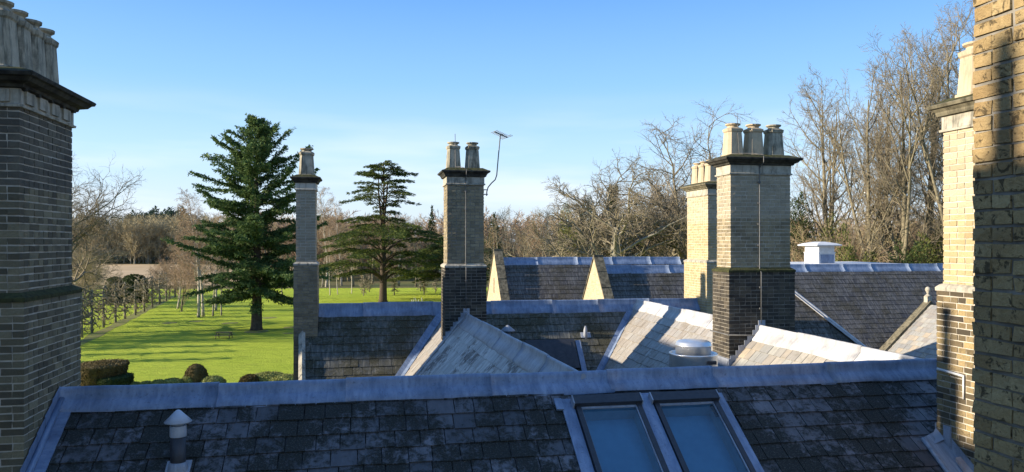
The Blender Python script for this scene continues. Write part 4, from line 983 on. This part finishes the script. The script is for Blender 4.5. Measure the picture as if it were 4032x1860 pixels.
T.build('trunk',M['bark_dark'],o); C.build('crown',M['cedar'],o)
# leafy masses
def leafy(seed,rx,ry,h,n,ls,fn=None,stem=True,lump=.22,z0=.0):
    rnd=random.Random(seed); C=MB(); T=MB()
    lumps=[(rdir(rnd),rnd.uniform(-1,1)) for _ in range(26)]
    for i in range(n):
        d=rdir(rnd); b=1.0
        for ld,s in lumps: b+=lump*s*max(0,d.dot(ld)-.55)*2.2
        rr=b*(1-.45*rnd.random()**2.2)
        if fn: rr_x=fn((d.z*rr+1)/2); 
        else: rr_x=1
        c=Vector((d.x*rr*rx*rr_x,d.y*rr*ry*rr_x,z0+h*.5+d.z*rr*h*.5))
        if c.z<0: continue
        bd=(d+rdir(rnd)*.8+UP*rnd.uniform(-.3,.5)).normalized(); blade(C,c,bd,ls*rnd.uniform(.7,1.4),ls*rnd.uniform(.3,.5),(d+rdir(rnd)*.7).normalized())
    if stem:
        T.tube([(0,0,-.2),(.03,.02,h*.35),(0,0,h*.8)],[.05*h*.35+.05,.04*h*.3+.03,.02],7)
        for k in range(7):
            a=k*.9; T.tube([(0,0,h*.15+k*.06*h),(math.cos(a)*rx*.5,math.sin(a)*ry*.5,h*.3+k*.07*h)],[.03+.004*h,.012],4,cap=False)
    return T,C
def evergreen(name,px,Y,top,rx,n,ls,mat_,label,seed,cat,fn=None,group=None,lump=.25,ry=None):
    h=zt(top,Y); T,C=leafy(seed,rx,ry or rx,h,n,ls,fn,True,lump); o=thing(name,(gx(px,Y),Y,0),label,cat,group); T.build('trunk' if cat=='tree' else 'stem',M['bark_dark'],o); C.build('crown' if cat=='tree' else 'foliage',mat_,o); return o
taper=lambda t:(1.1-t*.5)
evergreen('ivy_clad_tree',2228,95,822,1.15,9000,.2,M['yew_gold'],'narrow bright yellow green ivy clad tree left of the gnarled oak',2,'tree',lambda t:1.05-.1*t)
evergreen('yew_tree',2310,99,800,2.6,12000,.24,M['yew'],'dark yew behind the gnarled oak beside the ivy clad tree',3,'tree',taper)
evergreen('yew_tree',2500,100,880,2.5,9000,.24,M['yew'],'low dark yew right of the gnarled oak trunk',4,'tree',taper)
evergreen('holly_tree',3140,68,800,2.0,11000,.2,M['yew'],'dark pointed holly right beside the broad stack',5,'tree',taper)
for i,(px,Y,top,rx,lb) in enumerate([(3265,66,935,1.9,'brownish green laurel left of the white ventilator'),(3345,58,945,1.5,'laurel just right of the white ventilator'),(3450,60,930,2.0,'laurel under the second tall lime'),(3545,57,895,1.7,'pointed laurel with dark top in the middle of the shrub belt'),(3630,58,915,1.7,'laurel between the middle of the shrub belt and the right hand stack'),(3700,60,905,1.6,'laurel against the left side of the right hand stack')]):
    evergreen('laurel_shrub',px,Y,top,rx,4200,.22,M['laurel'] if i not in (3,) else M['yew'],lb,20+i,'shrub',lambda t:1.1-t*.5,'shrubs behind the far ridge',.35)
for i,(px,top) in enumerate([(3215,860),(3330,830),(3420,850),(3520,820),(3610,840),(3700,810)]):
    place('bare_bush','bush1' if i%2 else 'bush2',px,64+i%3*4,top,['bare thicket above the laurel by the broad stack','bare thicket over the ventilator cap','bare thicket left of the middle limes','bare thicket between the middle limes','bare thicket right of the middle limes','bare thicket next to the right hand stack'][i],'thickets under the limes',i*1.1,1.1,'bush')
# clipped dark yews beyond the pleached row
def clipped(name,px,Y,base_h,fn_pts,mat_,label,cat,seed,ls=.16,n=5200,rx=2.0,ry=2.0,group=None,core=None):
    """clipped solid: lathe core with a skin of short leaves"""
    rnd=random.Random(seed); m=MB(); N=28
    def rad(z):
        for (ra,za),(rb,zb) in zip(fn_pts,fn_pts[1:]):
            if za<=z<=zb and zb>za: return ra+(rb-ra)*(z-za)/(zb-za)
        return 0
    m.lathe(0,0,[(r*.95,z*.985) for r,z in fn_pts],N)
    m.v=[(x*rx*(1+.03*math.sin(7*z+3*x)),y*ry*(1+.03*math.cos(6*x+2*y)),z) for x,y,z in m.v]
    L=MB(); H=fn_pts[-1][1]
    segs=[]
    for (ra,za),(rb,zb) in zip(fn_pts,fn_pts[1:]): segs.append((ra,za,rb,zb,math.hypot((rb-ra)*rx,zb-za)*(ra+rb+.05)))
    tot=sum(s[4] for s in segs)
    for s_ in segs:
        for i in range(int(n*s_[4]/tot)):
            t=rnd.random(); r=s_[0]+(s_[2]-s_[0])*t; z=s_[1]+(s_[3]-s_[1])*t; a=rnd.random()*6.28
            nr=Vector(((s_[3]-s_[1])*math.cos(a),(s_[3]-s_[1])*math.sin(a),-(s_[2]-s_[0])*rx)); nr=nr.normalized() if nr.length>0 else UP
            c=Vector((r*rx*math.cos(a),r*ry*math.sin(a),z)); blade(L,c-nr*.05,(nr*.55+rdir(rnd)).normalized(),ls*rnd.uniform(.6,1.3),ls*.5,rdir(rnd))
    o=thing(name,(gx(px,Y),Y,0),label,cat,group); m.build('body',mat_,o); L.build('foliage',mat_,o); return o
dome=[(.9,0),(1,.25),(.98,.5),(.85,.75),(.6,.92),(.25,1),(.0,1.01)]
clipped('topiary_yew',452,140,0,[(.95,0),(1,1.5),(.95,3.4),(.8,4.3),(.3,4.6),(0,4.62)],M['yew'],'narrower dark clipped yew in front of the pale field','topiary',1,.3,3000,1.5,1.5)
o=clipped('topiary_yew',530,140,0,[(.95,0),(1,1.6),(.97,3.2),(.9,4.3),(.6,4.9),(.2,5.1),(0,5.12)],M['yew'],'broader dark clipped yew with a tufted top right of the narrower one','topiary',2,.3,4000,2.3,1.8)
# clipped shapes along the near edge of the lawn
clipped('topiary_cone',772,58.5,0,[(.95,0),(1,.2),(.93,.7),(.75,1.25),(.5,1.6),(.2,1.76),(0,1.78)],M['hedge_leaf'],'brown green clipped cone rising over the near lead ridge','topiary',3,.09,6000,1.0,1.0)
clipped('clipped_hedge',400,57,0,[(.9,0),(.92,1.35),(1.0,1.95),(.97,2.05),(0,2.08)],M['hedge_leaf'],'large flat topped clipped hedge at the foot of the left stack','hedge',4,.12,7500,1.75,2.2)
clipped('clipped_hedge',452,56.5,0,[(.95,0),(1,1.0),(.96,1.2),(0,1.24)],M['yew'],'lower dark hedge block tucked behind the large flat topped hedge','hedge',5,.12,5000,1.15,1.6)
bx=[(528,57,.5,.62),(575,57,.52,.68),(622,57.2,.56,.76),(682,57.5,.95,.82),(745,58,.62,.95),(840,58,.95,.9)]
bl=['smallest box mound nearest the flat topped hedge','second round box mound from the flat topped hedge','round box mound left of the longest mound','longest low box mound in the row','box mound touching the left side of the clipped cone','box mound right of the clipped cone']
for i,(px,Y,rx,h) in enumerate(bx): clipped('box_mound',px,Y,0,[(r,z*h) for r,z in dome],M['box_leaf'],bl[i],'topiary',30+i,.13,2600,rx,.7,'clipped box mounds')
for i,(px,Y,rx,h,lb) in enumerate([(985,58,.8,1.0,'rounded clipped mound at the left end of the right hand hedge'),(1060,58.6,1.6,1.1,'long low clipped hedge left of the slim stack'),(1135,57.5,1.5,1.1,'low clipped hedge touching the slim stack')]):
    clipped('clipped_hedge',px,Y,0,[(r,z*h) for r,z in dome],M['box_leaf'] if i else M['hedge_leaf'],lb,'hedge',50+i,.14,4000,rx,.9)
# pleached trees: straight stem, tiers of looping arms
def pleached(seed,H):
    rnd=random.Random(seed); T=MB(); C=MB()
    T.tube([(0,0,-.1),(.04,.02,H*.3),(-.03,.04,H*.65),(.02,0,H)],[.17,.14,.12,.08],8)
    for i in range(6):
        z=H*(.3+.68*i/5)
        for sg in (-1,1):
            for rep in range(3):
                a=rnd.uniform(-.9,.9)+(0 if sg>0 else math.pi); L=rnd.uniform(1.2,2.3); p=Vector((0,0,z+rnd.uniform(-.2,.2))); d=Vector((math.cos(a),math.sin(a),rnd.uniform(-.2,.4))); pts=[p]
                for k in range(7):
                    d=(d+Vector((0,0,-.3 if k<4 else .5))+rdir(rnd)*.55).normalized(); p=p+d*L/7; pts.append(p)
                C.tube(pts,[.08,.07,.065,.06,.055,.05,.045,.04],5)
                for q in range(3):
                    b,dd=at_t(pts,rnd.uniform(.4,1)*.99); w2,_=walk(rnd,b,(dd+rdir(rnd)).normalized(),rnd.uniform(.3,.8),3,.4,.1); C.tube(w2,[.045,.035,.028,.02],4)
    return T.mesh('trunk',M['bark_pale']),C.mesh('crown',M['twig_pale']),H
for k in range(3): PROTO['pl%d'%k]=pleached(60+k,5.3)
for i,(px,by) in enumerate([(280,1352),(232,1376),(178,1402),(110,1432)]):
    Y=11*F/(by-CY); place('pleached_tree','pl%d'%(i%3),px,Y,None,'pleached tree of the row, hidden behind the big left stack','pleached row beside the lawn',R(115)+i,1.0)
names=['first and nearest pleached tree, right against the left stack','second pleached tree from the left stack','third pleached tree from the left stack','fourth pleached tree, in front of the narrower dark yew','fifth pleached tree, below the gap between the dark yews','sixth pleached tree, in front of the broader dark yew','seventh pleached tree, right of the broader dark yew','eighth pleached tree along the bare earth strip','ninth pleached tree, near the reddish thicket','tenth pleached tree, before the birches','farthest pleached tree at the end of the row']
for i,(px,by) in enumerate([(322,1330),(362,1312),(408,1290),(455,1270),(492,1256),(533,1242),(568,1228),(600,1212),(628,1198),(655,1186),(690,1172)]):
    Y=11*F/(by-CY); place('pleached_tree','pl%d'%(i%3),px,Y,None,names[i],'pleached row beside the lawn',R(115)+.25*math.sin(i*2.3),1.0)
for i,(px,by,lb) in enumerate([(1432,1165,'small bare pleached tree just left of the cedar trunk'),(1455,1150,'smaller pleached tree behind, left of the cedar trunk'),(1552,1163,'small pleached tree just right of the cedar trunk'),(1655,1148,'shorter pleached tree beside the farther pair by the stack'),(1670,1162,'pleached tree nearest the two pot stack'),(1715,1152,'pleached tree half hidden by the two pot stack')]):
    Y=11*F/(by-CY); place('pleached_tree','pl%d'%(i%3),px,Y,1085,lb,'pleached trees under the cedar',i*.4,1.0)
for i,(px,by,top,lb) in enumerate([(838,1245,900,'straight thin tree left of the fir trunk'),(872,1243,960,'thin tree with a long low bough left of the fir trunk'),(905,1180,980,'thin tree farther back by the fir'),(1110,1190,930,'thin tree behind the right side of the fir')]):
    Y=11*F/(by-CY); place('young_tree','wood3',px,Y,top,lb,'young trees by the fir',i*1.2,1.0)
# picnic table
tb=thing('picnic_table',(gx(882,88),88,0),'dark wooden picnic table with benches on the sunny lawn','picnic table',None,.05)
m=MB(); [m.box(-.9,.9,-.38+.155*k,-.24+.155*k,.71,.75) for k in range(5)]; m.build('tabletop',M['slab'],tb)
for s_ in (-1,1):
    m=MB(); m.box(-.9,.9,s_*.72-.13,s_*.72+.13,.42,.46); m.build('bench',M['slab'],tb)
    m=MB()
    for t_ in (-1,1): m.tube([(s_*.75,t_*.62,0),(s_*.75,t_*.2,.71)],.05,4)
    m.box(s_*.75-.03,s_*.75+.03,-.8,.8,.36,.42); m.build('leg',M['slab'],tb)
# white stakes near the cedar
for i,dx in enumerate((0,6,14,22,36)):
    Y=138; X=gx(1622+dx,Y); h=(.75,1.1,.9,.7,1.05)[i]
    m=MB(); m.tube([(X,Y+.3*i,-.05),(X+.03,Y+.3*i,h*.5),(X+(.08 if i%2 else -.06),Y+.3*i,h)],[.05,.045,.035],6)
    tag(m.build('white_stake',M['white']),['short white stake at the left end of the little group on the lawn','tallest white stake in the little group on the lawn','white stake in the middle of the little group on the lawn','shortest white stake of the little group on the lawn','white stake standing apart at the right of the little group'][i],'stake','white stakes on the far lawn')
# far woods, each one joined mass
def wood(name,spots,src,mat_t,mat_c,label):
    import numpy as np
    V=[];FI=[];MI=[];off=0; base=[]
    for T,C,H in src:
        v=np.array(T.v+C.v); nt_=len(T.f); f=[tuple(x) for x in T.f]+[tuple(i+len(T.v) for i in x) for x in C.f]
        base.append((v,f,[0]*nt_+[1]*len(C.f),H))
    rnd=random.Random(5)
    for i,(X,Y,h) in enumerate(spots):
        v,f,mi,H=base[i%len(base)]; a=rnd.random()*6.28; s=h/H; w_=s*rnd.uniform(1.0,1.5); c,sn_=math.cos(a),math.sin(a)
        nv=np.empty_like(v); nv[:,0]=(v[:,0]*c-v[:,1]*sn_)*w_+X; nv[:,1]=(v[:,0]*sn_+v[:,1]*c)*w_+Y; nv[:,2]=v[:,2]*s+hill(X,Y)
        V.append(nv); FI.extend([tuple(x+off for x in q) for q in f]); MI.extend(mi); off+=len(v)
    me=bpy.data.meshes.new(name); me.from_pydata(np.concatenate(V).tolist(),[],FI); me.materials.append(mat_t); me.materials.append(mat_c); me.polygons.foreach_set('material_index',MI)
    o=bpy.data.objects.new(name,me); col.objects.link(o); return tag(o,label,'wood',None,'stuff')
def lean_wood(seed):
    rnd=random.Random(seed); T=MB();C=MB(); H=20
    tp,_=walk(rnd,Vector((0,0,-.3)),UP,H*.9,6,.06,.05); T.tube(tp,[.28,.25,.2,.16,.12,.08,.04],4,cap=False)
    for k in range(22):
        b,d=at_t(tp,.06+.92*(k+rnd.random())/22*.99); d=(d+d.cross(rdir(rnd)).normalized()*rnd.uniform(.5,1.1)).normalized(); L=rnd.uniform(3,5.5)
        p1,_=walk(rnd,b,d,L,3,.2,.1); C.tube(p1,[.09,.07,.05,.03],3,cap=False)
        for j in range(6):
            b2,d2=at_t(p1,rnd.uniform(.2,.99)); p2,_=walk(rnd,b2,(d2+rdir(rnd)*.8).normalized(),rnd.uniform(1.2,2.6),2,.25,.08); C.tube(p2,[.06,.05,.04],3,cap=False)
            for l in range(4):
                b3,d3=at_t(p2,rnd.uniform(.2,.99)); p3,_=walk(rnd,b3,(d3+rdir(rnd)*.8).normalized(),rnd.uniform(.7,1.5),1,.2,.05); C.tube(p3,[.055,.035],3,cap=False)
    return T,C,H
LW=[lean_wood(s) for s in (1,2,3,4)]
rn=random.Random(8)
sp=[(rn.uniform(-262,-60),rn.uniform(366,425),rn.uniform(18,23)) for _ in range(290)]
wood('far_wood',sp,LW,M['bark_pale'],M['twig_far'],'bare olive brown wood beyond the pale field')
sp=[(rn.uniform(-85,150),rn.uniform(215,300),rn.uniform(15,20)) for _ in range(300)]
wood('brown_wood',sp,LW,M['bark'],M['twig_red'],'reddish brown bare wood beyond the lawn and roofs')
def far_pine(seed):
    T,C=leafy(seed,3.4,3.4,15,900,1.1,lambda t:1.15-.75*t,True,.5); return T,C,15
FP=[far_pine(s) for s in (1,2,3)]
sp=[(gx(px,500),500+rn.uniform(-15,25),rn.uniform(15,20)) for px in range(528,700,6) for _ in range(2)]
wood('pine_plantation',sp,FP,M['bark_dark'],M['far_con'],'dark pine plantation on the distant hilltop')
for i,(px,Y,top,lb) in enumerate([(1950,200,835,'small dark conifer top above the wood right of the two pot stack'),(1700,230,840,'distant dark conifer behind the cedar')]):
    T,C=leafy(70+i,2.6,2.6,zt(top,Y),1500,.7,lambda t:1.2-1.05*t,True,.3); o=thing('conifer',(gx(px,Y),Y,0),lb,'tree'); T.build('trunk',M['bark_dark'],o); C.build('crown',M['yew'],o)
